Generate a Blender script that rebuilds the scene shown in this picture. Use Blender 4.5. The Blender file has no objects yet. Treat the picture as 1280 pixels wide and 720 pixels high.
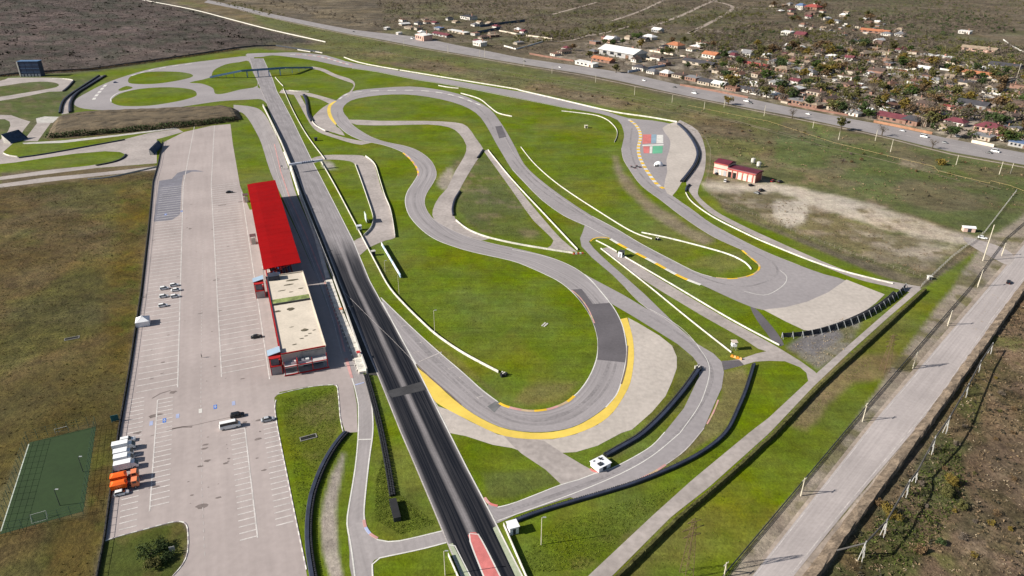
import bpy, math, random
import numpy as np
from mathutils import Vector, geometry
random.seed(7)
R = math.radians
sc = bpy.context.scene
# ------------------------------------------------------------------ camera
PITCH = R(26.5); FPX = 890.0; ALT = 150.0
cam = bpy.data.cameras.new('camera'); camo = bpy.data.objects.new('camera', cam)
sc.collection.objects.link(camo)
camo.location = (0, 0, ALT); camo.rotation_euler = (math.pi/2 - PITCH, 0, 0)
cam.sensor_width = 36; cam.lens = 36*FPX/1280; cam.clip_start = 1; cam.clip_end = 60000
sc.camera = camo
sc.render.resolution_x = 1024; sc.render.resolution_y = 576
# ------------------------------------------------------------------ sky and sun
SUN_EL = R(30.4); SUN_XY = (-0.983, -0.187)          # direction towards the sun
w = bpy.data.worlds.new('World'); sc.world = w; w.use_nodes = True
nt = w.node_tree; bg = nt.nodes['Background']
sky = nt.nodes.new('ShaderNodeTexSky'); sky.sky_type = 'NISHITA'; sky.sun_disc = False
sky.sun_elevation = SUN_EL; sky.sun_rotation = math.atan2(SUN_XY[0], SUN_XY[1])
nt.links.new(sky.outputs[0], bg.inputs[0]); bg.inputs[1].default_value = 0.055
sl = bpy.data.lights.new('sun', 'SUN'); sl.energy = 5.0; sl.angle = R(0.5); sl.color = (1, .945, .86)
so = bpy.data.objects.new('sun', sl); sc.collection.objects.link(so)
so.rotation_euler = Vector((SUN_XY[0]*math.cos(SUN_EL), SUN_XY[1]*math.cos(SUN_EL), math.sin(SUN_EL))).to_track_quat('Z', 'Y').to_euler()
so.location = (-200, -100, 300)
vs = sc.view_settings; vs.view_transform = 'Standard'; vs.look = 'None'; vs.gamma = 1; vs.exposure = 0.70
vs.use_curve_mapping = False
# ------------------------------------------------------------------ helpers
S_, C_ = math.sin(PITCH), math.cos(PITCH)
def G(x, y, z=0.0):
    "survey point: where a sight line of the survey photograph meets height z"
    a = (x-640)/FPX; b = (y-360)/FPX; t = (ALT-z)/(S_+b*C_)
    return Vector((t*a, t*(C_-b*S_), z))
def Pn(X, Y):
    d = Y*C_+ALT*S_; v = -Y*S_+ALT*C_
    return 640+FPX*X/d, 360+FPX*v/d
COL = sc.collection
def pts(s): return [tuple(float(k) for k in q.split(',')) for q in s.split()]
def cat(p, n=4, closed=False):
    "Catmull-Rom through points (2D tuples or Vectors)"
    p = [Vector((q[0], q[1])) for q in p]; m = len(p); out = []
    if m < 3: return p
    for i in range(m if closed else m-1):
        a, b, c, d = (p[(i-1) % m], p[i], p[(i+1) % m], p[(i+2) % m]) if closed else (p[max(i-1, 0)], p[i], p[i+1], p[min(i+2, m-1)])
        for k in range(n):
            t = k/n
            out.append(.5*((2*b)+(c-a)*t+(2*a-5*b+4*c-d)*t*t+(3*b-a-3*c+d)*t**3))
    if not closed: out.append(p[-1])
    return out
def gl(s, n=4, closed=False, z=0.0):
    "pixel string or list -> smooth ground polyline"
    q = pts(s) if isinstance(s, str) else s
    return [G(v.x, v.y, z) for v in cat(q, n, closed)]
def resample(line, n=None, step=None):
    L = [0]
    for a, b in zip(line, line[1:]): L.append(L[-1]+(b-a).length)
    if n is None: n = max(2, int(round(L[-1]/step))+1)
    out = []; j = 0
    for i in range(n):
        d = L[-1]*i/(n-1)
        while j < len(L)-2 and L[j+1] < d: j += 1
        t = (d-L[j])/max(1e-9, L[j+1]-L[j]); out.append(line[j].lerp(line[j+1], min(1, t)))
    return out
def length(line): return sum((b-a).length for a, b in zip(line, line[1:]))
class MB:
    def __init__(s): s.v = []; s.f = []; s.mi = []; s.m = 0
    def add(s, vs_, fs):
        o = len(s.v); s.v += [tuple(q) for q in vs_]; s.f += [tuple(o+i for i in f) for f in fs]; s.mi += [s.m]*len(fs); return s
    def box(s, x, y, z0, z1, sx, sy, rz=0, taper=1.0, tx=None):
        c, n = math.cos(rz), math.sin(rz); P = []
        tx = taper if tx is None else tx
        for z, kx, ky in ((z0, 1, 1), (z1, tx, taper)):
            for a, b in ((-1, -1), (1, -1), (1, 1), (-1, 1)):
                u, v = a*sx/2*kx, b*sy/2*ky; P.append((x+u*c-v*n, y+u*n+v*c, z))
        return s.add(P, [(3, 2, 1, 0), (4, 5, 6, 7), (0, 1, 5, 4), (1, 2, 6, 5), (2, 3, 7, 6), (3, 0, 4, 7)])
    def prism(s, poly, z0, z1):
        n = len(poly); P = [(q[0], q[1], z0) for q in poly]+[(q[0], q[1], z1) for q in poly]
        return s.add(P, [tuple(range(n-1, -1, -1)), tuple(range(n, 2*n))]+[(i, (i+1) % n, n+(i+1) % n, n+i) for i in range(n)])
    def loft(s, rings, cap=True):
        n = len(rings[0]); P = [q for r in rings for q in r]; F = []
        for k in range(len(rings)-1):
            for i in range(n): F.append((k*n+i, k*n+(i+1) % n, (k+1)*n+(i+1) % n, (k+1)*n+i))
        if cap: F += [tuple(range(n-1, -1, -1)), tuple(range((len(rings)-1)*n, len(rings)*n))]
        return s.add(P, F)
    def tube(s, a, b, r0, r1=None, n=6):
        a, b = Vector(a), Vector(b); d = (b-a).normalized(); r1 = r0 if r1 is None else r1
        u = d.orthogonal().normalized(); w_ = d.cross(u)
        rg = [[p+(u*math.cos(6.2832*i/n)+w_*math.sin(6.2832*i/n))*r for i in range(n)] for p, r in ((a, r0), (b, r1))]
        return s.loft(rg)
    def wall(s, line, wd, z0, z1, closed=False):
        "upright wall of width wd along a ground polyline"
        rings = []
        for i, p in enumerate(line):
            d = (line[min(i+1, len(line)-1)]-line[max(i-1, 0)]); d.z = 0; d.normalize(); nrm = Vector((-d.y, d.x, 0))*wd/2
            rings.append([(p.x-nrm.x, p.y-nrm.y, z0), (p.x+nrm.x, p.y+nrm.y, z0), (p.x+nrm.x*.7, p.y+nrm.y*.7, z1), (p.x-nrm.x*.7, p.y-nrm.y*.7, z1)])
        return s.loft(rings)
    def profile(s, line, prof):
        "sweep an open cross profile [(across, z)...] along a ground polyline"
        P = []; F = []; n = len(prof)
        for i, p in enumerate(line):
            d = (line[min(i+1, len(line)-1)]-line[max(i-1, 0)]); d.z = 0; d.normalize(); nr = Vector((d.y, -d.x, 0))
            P += [(p.x+nr.x*a, p.y+nr.y*a, z) for a, z in prof]
            if i: F += [((i-1)*n+k, (i-1)*n+k+1, i*n+k+1, i*n+k) for k in range(n-1)]
        return s.add(P, F)
    def build(s, name, mat, parent=None, smooth=False):
        me = bpy.data.meshes.new(name); me.from_pydata(s.v, [], s.f)
        for m in (mat if isinstance(mat, (list, tuple)) else [mat]): me.materials.append(m)
        if isinstance(mat, (list, tuple)): me.polygons.foreach_set('material_index', s.mi)
        if smooth: me.polygons.foreach_set('use_smooth', [True]*len(s.f))
        me.update()
        o = bpy.data.objects.new(name, me); COL.objects.link(o)
        if parent: o.parent = parent
        return o
def tag(o, label=None, cat_=None, group=None, kind=None):
    if label: o['label'] = label
    if cat_: o['category'] = cat_
    if group: o['group'] = group
    if kind: o['kind'] = kind
    return o
def empty(name, loc, rz=0, label=None, cat_=None, group=None):
    o = bpy.data.objects.new(name, None); COL.objects.link(o); o.location = loc; o.rotation_euler = (0, 0, rz); o.empty_display_size = .5
    return tag(o, label, cat_, group)
def clone(root, loc, rz, label=None, group=None, scale=None, mats=None):
    def cp(o, par):
        c = o.copy(); COL.objects.link(c)
        if par: c.parent = par
        if mats and o.name.split('.')[0] in mats and o.type == 'MESH':
            c.data = mats[o.name.split('.')[0]](o.data)
        for ch in o.children: cp(ch, c)
        return c
    r = cp(root, None); r.location = loc; r.rotation_euler = (0, 0, rz)
    if scale: r.scale = scale
    return tag(r, label, None, group)
# ------------------------------------------------------------------ materials
MATS = {}
def mat(name, col, rough=.85, var=.25, scale=.3, fine=0.0, fscale=6.0, bump=0.0, metal=0.0, spec=.3, coord='world', stretch=None):
    if name in MATS: return MATS[name]
    m = bpy.data.materials.new(name); m.use_nodes = True; t = m.node_tree; b = t.nodes['Principled BSDF']
    b.inputs['Roughness'].default_value = rough; b.inputs['Metallic'].default_value = metal; b.inputs['Specular IOR Level'].default_value = spec
    if coord == 'world':
        g = t.nodes.new('ShaderNodeNewGeometry'); src = g.outputs['Position']
    elif coord == 'uv':
        g = t.nodes.new('ShaderNodeUVMap'); src = g.outputs[0]
    else:
        g = t.nodes.new('ShaderNodeTexCoord'); src = g.outputs['Object']
    def noise(scl, det, vec=src):
        n = t.nodes.new('ShaderNodeTexNoise'); n.inputs['Scale'].default_value = scl; n.inputs['Detail'].default_value = det
        t.links.new(vec, n.inputs['Vector']); return n.outputs['Fac']
    def rng(f, lo, hi, a=.3, b_=.7):
        n = t.nodes.new('ShaderNodeMapRange'); t.links.new(f, n.inputs[0])
        n.inputs[1].default_value = a; n.inputs[2].default_value = b_; n.inputs[3].default_value = lo; n.inputs[4].default_value = hi; return n.outputs[0]
    def mul(a, c):
        n = t.nodes.new('ShaderNodeMath'); n.operation = 'MULTIPLY'; t.links.new(a, n.inputs[0]); t.links.new(c, n.inputs[1]); return n.outputs[0]
    f = rng(noise(scale, 6), 1-var, 1+var)
    if fine: f = mul(f, rng(noise(fscale, 3), 1-fine, 1+fine))
    if stretch:
        mp = t.nodes.new('ShaderNodeMapping'); mp.inputs['Scale'].default_value = stretch[:3]; t.links.new(src, mp.inputs[0])
        f = mul(f, rng(noise(1.0, 4, mp.outputs[0]), 1-stretch[3], 1+stretch[3]))
    x = t.nodes.new('ShaderNodeVectorMath'); x.operation = 'SCALE'; x.inputs[0].default_value = col[:3]; t.links.new(f, x.inputs['Scale'])
    t.links.new(x.outputs[0], b.inputs['Base Color'])
    if bump:
        bn = t.nodes.new('ShaderNodeBump'); bn.inputs['Strength'].default_value = bump; bn.inputs['Distance'].default_value = .3
        t.links.new(noise(fscale, 4), bn.inputs['Height']); t.links.new(bn.outputs[0], b.inputs['Normal'])
    MATS[name] = m; return m
ASPHN = mat('asphalt_wide', (.270, .246, .248), .9, .10, .03, .08, .5, bump=.0)
ASPH = mat('asphalt', (.270, .246, .248), .9, .10, .035, .06, .8, stretch=(.9, .012, 1, .16), coord='uv')
ASPH2 = mat('asphalt_pale', (.29, .262, .258), .9, .12, .05, .07, .7, stretch=(.6, .02, 1, .09), coord='uv')
ASPHD = mat('asphalt_new', (.105, .095, .102), .88, .14, .08, .08, 1.0)
SERV = mat('service_asphalt', (.325, .285, .265), .92, .18, .06, .14, .5)
CONC = mat('car_park_concrete', (.340, .289, .273), .9, .11, .03, .05, .5, stretch=(.35, .02, 1, .06), coord='uv')
ROADM = mat('old_road_asphalt', (.355, .315, .302), .92, .12, .05, .06, .8, stretch=(1.1, .012, 1, .12), coord='uv')
HIGHM = mat('highway_asphalt', (.255, .232, .228), .9, .12, .05, .06, .8, stretch=(1.1, .012, 1, .12), coord='uv')
GRAV = mat('gravel', (.415, .368, .328), .95, .10, .05, .10, .5, bump=.3)
DIRT = mat('dirt', (.30, .245, .20), .95, .30, .08, .2, .7, bump=.3)
WHITEP = mat('white_paint', (.58, .56, .52), .8, .14, .2, .12, 2)
WORN = mat('worn_white_paint', (.42, .38, .36), .85, .2, .2, .2, 2)
YELP = mat('yellow_paint', (.64, .46, .085), .85, .14, .06, .05, .5)
YELPAINT2 = mat('yellow_kerb_paint', (.68, .42, .03), .8, .2, .1)
REDP = mat('faded_red_paint', (.50, .15, .14), .85, .15, .1, .12, .6)
PINKP = mat('pale_pink_paint', (.50, .27, .25), .85, .2, .2)
GRNP = mat('green_paint', (.12, .36, .22), .85, .12, .1)
BLUP = mat('blue_grey_paint', (.22, .30, .36), .85, .12, .1)
BLUEP = mat('blue_paint', (.06, .16, .48), .8, .1, .3)
LILAC = mat('faded_blue_paint', (.32, .36, .52), .85, .15, .3)
GREYG = mat('grey_green_paint', (.33, .36, .25), .85, .15, .1, .1, 1)
WALLW = mat('white_concrete', (.54, .515, .465), .85, .22, .35, .18, 1.5)
WALLG = mat('grey_concrete', (.42, .40, .37), .9, .2, .3, .1, 2)
TYRE = mat('tyre_rubber', (.020, .021, .026), .75, .25, .8, .2, 4)
BELT = mat('navy_belt', (.030, .036, .060), .6, .25, .3, .15, 3)
STEELD = mat('dark_steel', (.05, .055, .065), .6, .2, .5, metal=.3)
STEELL = mat('galvanised_steel', (.45, .46, .46), .5, .15, .5, metal=.4)
CONCP = mat('pale_concrete_pole', (.56, .51, .40), .9, .15, .5)
def paint(name, col, rough=.35, spec=.5): return mat(name, col, rough, .05, .3, spec=spec, coord='object')
GLASS = paint('dark_glass', (.018, .022, .028), .12, .6)
RUB = paint('tyre_black', (.015, .015, .016), .8, .2)
# ------------------------------------------------------------------ ground sheet with cover colours
def vnoise(X, Y, s, seed=0):
    x = X/s; y = Y/s; xi = np.floor(x).astype(np.int64); yi = np.floor(y).astype(np.int64); fx = x-xi; fy = y-yi
    def h(a, b):
        n = (a*374761393+b*668265263+seed*2147483647) & 0xffffffff
        n = ((n ^ (n >> 13))*1274126177) & 0xffffffff
        return ((n ^ (n >> 16)) & 0xffff)/65535.0
    sx = fx*fx*(3-2*fx); sy = fy*fy*(3-2*fy)
    return (h(xi, yi)*(1-sx)+h(xi+1, yi)*sx)*(1-sy)+(h(xi, yi+1)*(1-sx)+h(xi+1, yi+1)*sx)*sy
def fbm(X, Y, s, seed=0): return (vnoise(X, Y, s, seed)+.5*vnoise(X, Y, s/2.1, seed+1)+.25*vnoise(X, Y, s/4.3, seed+2)+.125*vnoise(X, Y, s/9, seed+3))/1.875
def sdist(px, py, poly):
    ins = np.zeros(px.shape, bool); dm = np.full(px.shape, 1e9); n = len(poly)
    for i in range(n):
        x0, y0 = poly[i]; x1, y1 = poly[(i+1) % n]
        if y0 != y1: ins ^= ((y0 > py) != (y1 > py)) & (px < (x1-x0)*(py-y0)/(y1-y0)+x0)
        dx, dy = x1-x0, y1-y0; t = np.clip(((px-x0)*dx+(py-y0)*dy)/max(1e-9, dx*dx+dy*dy), 0, 1)
        dm = np.minimum(dm, np.hypot(px-x0-t*dx, py-y0-t*dy))
    return np.where(ins, dm, -dm)
ys = np.concatenate([np.arange(-70, -20, 5), np.arange(-20, 760, 3), np.arange(760, 2050, 45)])
xs = np.arange(-420, 1701, 4.0)
PX, PY = np.meshgrid(xs, ys); a_ = (PX-640)/FPX; b_ = (PY-360)/FPX; t_ = ALT/(S_+b_*C_); GX = t_*a_; GY = t_*(C_-b_*S_)
COLR = np.zeros(PX.shape+(4,)); COLR[...] = (.105, .088, .058, .6)
NZ = fbm(GX, GY, 30, 3); NZ2 = fbm(GX, GY, 9, 9); NZ3 = fbm(GX, GY, 90, 21)
def cover(s, col, scrub, feather=3, rag=0.0, patch=None):
    "lay one kind of vegetation or bare ground inside an outline; patch=(second colour, threshold, noise)"
    sd = sdist(PX, PY, pts(s))
    wgt = np.clip((sd+rag*(NZ-.5)*2+rag*.6*(NZ2-.5)*2)/feather*.5+.5, 0, 1); wgt = wgt*wgt*(3-2*wgt)
    c = np.zeros(PX.shape+(4,)); c[...] = tuple(col)+(scrub,)
    if patch:
        pc, th, nz = patch; k = np.clip((nz-th)/.14+.5, 0, 1)[..., None]; c[..., :3] = c[..., :3]*(1-k)+np.array(pc)*k
    COLR[...] = COLR*(1-wgt[..., None])+c*wgt[..., None]
GRN = (.095, .128, .0095); GRN2 = (.112, .126, .014); OLV = (.088, .064, .027); OLVG = (.074, .066, .021); DRY = (.125, .085, .048); TAN = (.16, .125, .075)
SCR = (.075, .059, .052)
cover('-420,-60 200,-30 400,-10 900,-30 1700,-60 1700,60 -420,40', (.092, .075, .054), 1, 6, 6, ((.125, .10, .066), .56, NZ3))
cover('480,-20 900,-20 1700,-40 1700,230 1280,190 1040,146 860,108 640,66 480,42', (.105, .084, .058), .9, 4, 3, ((.084, .078, .042), .54, NZ3))
cover('690,70 760,44 880,60 960,58 1060,52 1160,62 1290,96 1330,190 1190,172 1060,146 985,132 900,114 790,92', (.118, .096, .072), .9, 5, 5, ((.25, .21, .165), .57, NZ2))
cover('950,74 1000,68 1005,84 975,92 950,84', (.085, .098, .036), .4, 4, 4)
cover('-420,-60 170,-5 240,12 340,38 407,55 330,58 225,72 160,82 120,90 0,98 -420,112', SCR, 1, 2, 2, ((.052, .049, .038), .56, NZ))
cover('-100,20 60,8 150,14 260,40 200,56 60,66 -60,60', (.088, .066, .060), 1, 20, 16, ((.055, .050, .040), .54, NZ))
cover('180,-10 300,6 375,28 480,50 640,80 860,122 1040,158 1280,206 1700,295 1700,420 1280,290 1150,350 900,262 876,180 840,150 640,112 430,74 330,58 408,54 340,37', (.122, .094, .055), .75, 3, 3, ((.096, .094, .036), .54, NZ3))
cover('300,8 375,30 480,52 640,82 860,124 1280,208 1280,222 860,140 640,96 480,64 340,36', (.098, .105, .036), .4, 4, 4)
cover('980,150 1280,214 1700,300 1700,420 1280,296 1225,300 1100,262 960,200', (.082, .096, .034), .5, 5, 8, ((.115, .10, .055), .57, NZ))
cover('-420,112 0,96 120,90 225,72 320,60 430,72 640,110 840,150 880,180 882,225 905,264 1100,345 1150,362 1060,445 740,760 600,1000 400,1000 345,600 343,480 200,210 0,230 -420,260', GRN, .12, 2, 1, (GRN2, .62, NZ))
cover('-420,112 0,96 95,96 125,95 88,145 60,175 -420,215', (.072, .088, .026), .3, 3, 2, ((.11, .10, .05), .58, NZ2))
cover('-420,262 -100,245 0,236 195,214 150,540 117,720 60,1000 -420,1000', OLV, .75, 2, 1, (OLVG, .52, NZ))
cover('150,240 192,235 150,540 117,720 90,1000 20,1000 60,700 120,520', (.080, .058, .014), .6, 14, 12, ((.066, .066, .012), .58, NZ2))
cover('-420,560 0,470 150,430 140,540 -20,690 -420,760', (.074, .058, .017), .6, 20, 14)
cover('0,215 195,204 197,213 0,238', (.11, .085, .05), .5, 1, 1)
cover('60,176 66,152 290,134 300,150 240,160', (.105, .078, .046), .6, 1, 1)
# east side: paddock by the maintenance building, verge and dry field
cover('882,185 900,180 1225,298 1165,344 1140,342 1060,316 960,276 900,250 880,234', (.096, .098, .038), .5, 3, 4, ((.145, .115, .065), .55, NZ2))
cover('890,238 960,236 1000,250 1160,310 1215,305 1155,338 1080,318 960,272', (.125, .105, .055), .5, 5, 6, ((.20, .165, .115), .56, NZ2))
cover('872,226 960,228 1000,234 1060,249 1120,264 1215,296 1232,304 1195,307 1135,292 1075,277 1035,264 1000,249 972,241 880,237', (.37, .318, .255), .25, 3, 4)
cover('1075,262 1140,272 1205,298 1190,308 1140,300 1090,285', (.33, .275, .21), .5, 5, 10, ((.15, .12, .07), .6, NZ2))
cover('970,252 1008,250 1010,280 985,282 970,268', (.40, .35, .29), .2, 4, 6)
cover('1060,280 1130,296 1200,305 1176,328 1140,334 1090,310', (.25, .21, .16), .4, 6, 8, ((.13, .11, .06), .5, NZ2))
cover('1150,362 1240,300 1300,285 1210,362 1056,542 880,760 735,760', (.095, .122, .011), .15, 2, 1, ((.115, .116, .02), .58, NZ))
cover('1050,450 1115,445 1120,468 1070,480 1040,505 1010,540 985,535 1000,500', (.16, .125, .06), .4, 6, 8)
cover('1040,378 1075,400 1060,440 1022,462 985,435 1000,425', (.17, .155, .125), .4, 4, 4, ((.11, .105, .05), .6, NZ2))
cover('1030,400 1052,420 1020,445 985,432', (.145, .135, .135), .3, 4, 3)
cover('1232,300 1290,262 1700,60 1700,240 1330,300 1285,340 1180,500 1000,760 880,760 960,655 1056,542', (.225, .19, .15), .35, 3, 3, ((.13, .115, .06), .62, NZ2))
cover('1285,345 1700,60 1700,1000 950,1000 1010,760 1148,552', (.118, .082, .050), .85, 3, 3, ((.080, .072, .028), .60, NZ2))
cover('1000,760 1150,560 1210,480 1240,440 1225,540 1200,600 1230,640 1160,680 1130,760', (.068, .068, .026), .8, 8, 12, ((.10, .072, .038), .55, NZ2))
cover('1240,470 1700,420 1700,1000 1260,1000 1200,700 1230,580', (.128, .092, .060), .9, 20, 20, ((.085, .066, .036), .55, NZ2))
cover('1128,200 1175,214 1165,218 1125,206', (.2, .165, .11), .4, 4, 4)
# worn ground beside the racing line
cover('765,195 772,195 778,215 800,240 830,262 860,285 890,300 880,305 840,285 805,262 780,235 768,212', (.19, .155, .095), .3, 4, 3)
cover('655,485 700,480 722,478 700,500 660,509 640,503', (.13, .118, .030), .3, 5, 5)
cover('535,430 560,440 620,490 630,502 600,480 560,450', (.115, .112, .025), .3, 4, 4)
cover('560,211 572,208 570,230 555,238 545,230', (.26, .225, .18), .3, 3, 2)
cover('565,200 610,195 680,300 600,292 572,262', (.085, .100, .026), .3, 4, 4, ((.14, .12, .06), .6, NZ2))
cover('400,200 415,203 420,210 408,212 402,206', (.27, .25, .215), .2, 2, 1)
cover('890,470 930,460 935,480 925,510 900,545 850,575 800,598 880,535 903,490', (.135, .12, .045), .35, 4, 4)
cover('870,450 872,480 850,510 820,535 770,575 740,575 800,538 842,490 848,450 830,425', (.095, .10, .025), .3, 4, 4)
cover('884,320 925,316 930,332 900,340 860,330', (.118, .120, .030), .3, 5, 5)
cover('355,520 420,490 425,540 400,600 380,560 360,545', (.100, .115, .018), .3, 8, 10, ((.118, .112, .03), .6, NZ2))
cover('470,600 480,560 500,610 545,660 500,672 475,660', (.10, .122, .014), .3, 8, 8)
cover('650,680 735,640 850,600 780,690 735,760 650,760', (.094, .122, .014), .25, 10, 10, ((.118, .12, .028), .64, NZ2))
cover('600,590 680,585 700,603 640,625 612,622', (.078, .095, .020), .25, 4, 3)
cover('130,678 150,670 180,662 226,652 235,668 228,706 214,724 200,780 110,780', (.058, .072, .012), .3, 2, 1, ((.085, .078, .02), .58, NZ2))
cover('428,566 432,566 424,610 421,640 423,690 430,730 415,730 403,690 400,650 404,625 414,595', (.27, .235, .20), .2, 3, 2)
# football ground surround
cover('-30,660 30,555 118,530 105,645', (.10, .085, .035), .4, 5, 4)
def ground():
    nr, nc = PX.shape; V = np.zeros((nr*nc, 3)); V[:, 0] = GX.ravel(); V[:, 1] = GY.ravel()
    i = np.arange((nr-1)*nc).reshape(nr-1, nc)[:, :-1].ravel()
    F = np.stack([i, i+nc, i+nc+1, i+1], 1)
    big = 14000.0; nb = len(V)
    V = np.vstack([V, [(-big, -big, -.6), (big, -big, -.6), (big, big, -.6), (-big, big, -.6)]])
    F = np.vstack([F, [[nb, nb+1, nb+2, nb+3]]])
    me = bpy.data.meshes.new('ground'); me.from_pydata(V.tolist(), [], F.tolist())
    ca = me.color_attributes.new('Cover', 'FLOAT_COLOR', 'POINT')
    c = np.vstack([COLR.reshape(-1, 4), np.tile([[.09, .08, .06, .9]], (4, 1))]).astype(np.float32)
    ca.data.foreach_set('color', c.ravel()); me.update()
    o = bpy.data.objects.new('ground', me); COL.objects.link(o); tag(o, kind='structure')
    m = bpy.data.materials.new('ground_cover'); m.use_nodes = True; t = m.node_tree; L = t.links; b = t.nodes['Principled BSDF']
    b.inputs['Roughness'].default_value = .95; b.inputs['Specular IOR Level'].default_value = .1
    at = t.nodes.new('ShaderNodeVertexColor'); at.layer_name = 'Cover'; g = t.nodes.new('ShaderNodeNewGeometry')
    def nz(scale, det, rough=.6):
        n = t.nodes.new('ShaderNodeTexNoise'); n.inputs['Scale'].default_value = scale; n.inputs['Detail'].default_value = det; n.inputs['Roughness'].default_value = rough
        L.new(g.outputs['Position'], n.inputs['Vector']); return n.outputs['Fac']
    def mr(f, lo, hi, a=.3, c_=.7):
        n = t.nodes.new('ShaderNodeMapRange'); L.new(f, n.inputs[0])
        for k, v_ in zip((1, 2, 3, 4), (a, c_, lo, hi)): n.inputs[k].default_value = v_
        return n.outputs[0]
    def ma(op, x, y):
        n = t.nodes.new('ShaderNodeMath'); n.operation = op
        for k, q in ((0, x), (1, y)):
            if isinstance(q, (int, float)): n.inputs[k].default_value = q
            else: L.new(q, n.inputs[k])
        return n.outputs[0]
    soft = ma('MULTIPLY', mr(nz(.045, 8, .65), .74, 1.26), ma('MULTIPLY', mr(nz(.22, 6, .8), .66, 1.34), mr(nz(1.3, 4, .75), .7, 1.3)))
    mpn = t.nodes.new('ShaderNodeMapping'); mpn.inputs['Rotation'].default_value = (0, 0, R(68.4)); mpn.inputs['Scale'].default_value = (.03, .55, 1); L.new(g.outputs['Position'], mpn.inputs[0])
    mw = t.nodes.new('ShaderNodeTexNoise'); mw.inputs['Scale'].default_value = 1; mw.inputs['Detail'].default_value = 3; L.new(mpn.outputs[0], mw.inputs['Vector'])
    soft = ma('MULTIPLY', soft, mr(mw.outputs['Fac'], .86, 1.14))
    hard = ma('MULTIPLY', ma('MULTIPLY', mr(nz(.028, 8, .72), .45, 1.7), mr(nz(.008, 5, .6), .72, 1.3)), ma('MULTIPLY', mr(nz(.16, 6, .75), .35, 1.75), mr(nz(.9, 4, .7), .5, 1.5)))
    f = t.nodes.new('ShaderNodeMix'); f.data_type = 'FLOAT'; L.new(at.outputs['Alpha'], f.inputs[0]); L.new(soft, f.inputs[2]); L.new(hard, f.inputs[3])
    x = t.nodes.new('ShaderNodeVectorMath'); x.operation = 'SCALE'; L.new(at.outputs['Color'], x.inputs[0]); L.new(f.outputs[0], x.inputs['Scale'])
    hs = t.nodes.new('ShaderNodeHueSaturation'); L.new(x.outputs[0], hs.inputs['Color'])
    L.new(mr(nz(.11, 4), .488, .512), hs.inputs['Hue']); L.new(mr(nz(.02, 4), .85, 1.15), hs.inputs['Saturation'])
    L.new(hs.outputs[0], b.inputs['Base Color'])
    bn = t.nodes.new('ShaderNodeBump'); bn.inputs['Distance'].default_value = .8; L.new(ma('MULTIPLY', nz(.6, 5, .7), 1.0), bn.inputs['Height'])
    L.new(mr(at.outputs['Alpha'], .28, .85, 0, 1), bn.inputs['Strength']); L.new(bn.outputs[0], b.inputs['Normal'])
    me.materials.append(m); me.polygons.foreach_set('use_smooth', [False]*len(me.polygons))
ground()
# ------------------------------------------------------------------ paved sheets
def sheet(name, outline, m, z, holes=(), n=3, smooth=True, parent=None, kind='structure'):
    m = ASPHN if m is ASPH else m
    loops = [[G(v[0], v[1], z) for v in (cat(pts(outline), n, True) if smooth else [Vector(q) for q in pts(outline)])]]
    for h in holes: loops.append([G(v.x, v.y, z) for v in cat(pts(h), n, True)])
    flat = [v for l in loops for v in l]
    tris = geometry.tessellate_polygon([[Vector((v.x, v.y, 0)) for v in l] for l in loops])
    mb = MB(); 
    F = []
    for a, b, c in tris:
        va, vb, vc = flat[a], flat[b], flat[c]
        F.append((a, b, c) if (vb-va).cross(vc-va).z > 0 else (a, c, b))
    mb.add(flat, F); o = mb.build(name, m, parent)
    uv = o.data.uv_layers.new(name='UVMap'); ca, sa = math.cos(R(-68.4)), math.sin(R(-68.4))
    for lp in o.data.loops:
        v = o.data.vertices[lp.vertex_index].co; uv.data[lp.index].uv = (v.x*-sa+v.y*ca, v.x*ca+v.y*sa)
    if not parent: tag(o, kind=kind)
    return o
def band(name, left, right, m, z, n=4, parent=None, stations=None, norm=False):
    A = gl(left, n, z=z); B = gl(right, n, z=z)
    k = stations or int(max(length(A), length(B))/4)+2
    A = resample(A, k); B = resample(B, k)
    mb = MB(); mb.add(A+B, [(i, k+i, k+i+1, i+1) for i in range(k-1)]); o = mb.build(name, m, parent)
    n0 = (A[1]-A[0]).cross(B[0]-A[0]).z
    if n0 > 0: o.data.flip_normals()
    uv = o.data.uv_layers.new(name='UVMap'); d = 0; D = []
    for i in range(k):
        if i: d += ((A[i]+B[i])*.5-(A[i-1]+B[i-1])*.5).length
        D.append(d)
    for lp in o.data.loops:
        i = lp.vertex_index
        uv.data[lp.index].uv = (0 if i < k else (1 if norm else (A[i % k]-B[i % k]).length), D[i % k])
    if not parent: tag(o, kind='structure')
    return o
def stripe(name, line, wd, m, z, parent=None, n=4, off=0.0, dash=None):
    "painted line of width wd along pixel polyline"
    g = resample(gl(line, n, z=z), step=3.0) if not isinstance(line[0], Vector) else line
    mb = MB()
    segs = [g]
    if dash:
        fine = resample(g, step=dash[0]); segs = [[p, p.lerp(q, dash[1])] for p, q in zip(fine, fine[1:])]
    for s in segs:
        P = []
        for i, p in enumerate(s):
            d = s[min(i+1, len(s)-1)]-s[max(i-1, 0)]; d.z = 0; d.normalize(); nr = Vector((d.y, -d.x, 0))
            P += [(p.x+nr.x*(off-wd/2), p.y+nr.y*(off-wd/2), z), (p.x+nr.x*(off+wd/2), p.y+nr.y*(off+wd/2), z)]
        mb.add(P, [(2*i, 2*i+1, 2*i+3, 2*i+2) for i in range(len(s)-1)])
    o = mb.build(name, m, parent)
    if not parent: tag(o, kind='structure')
    return o
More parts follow.
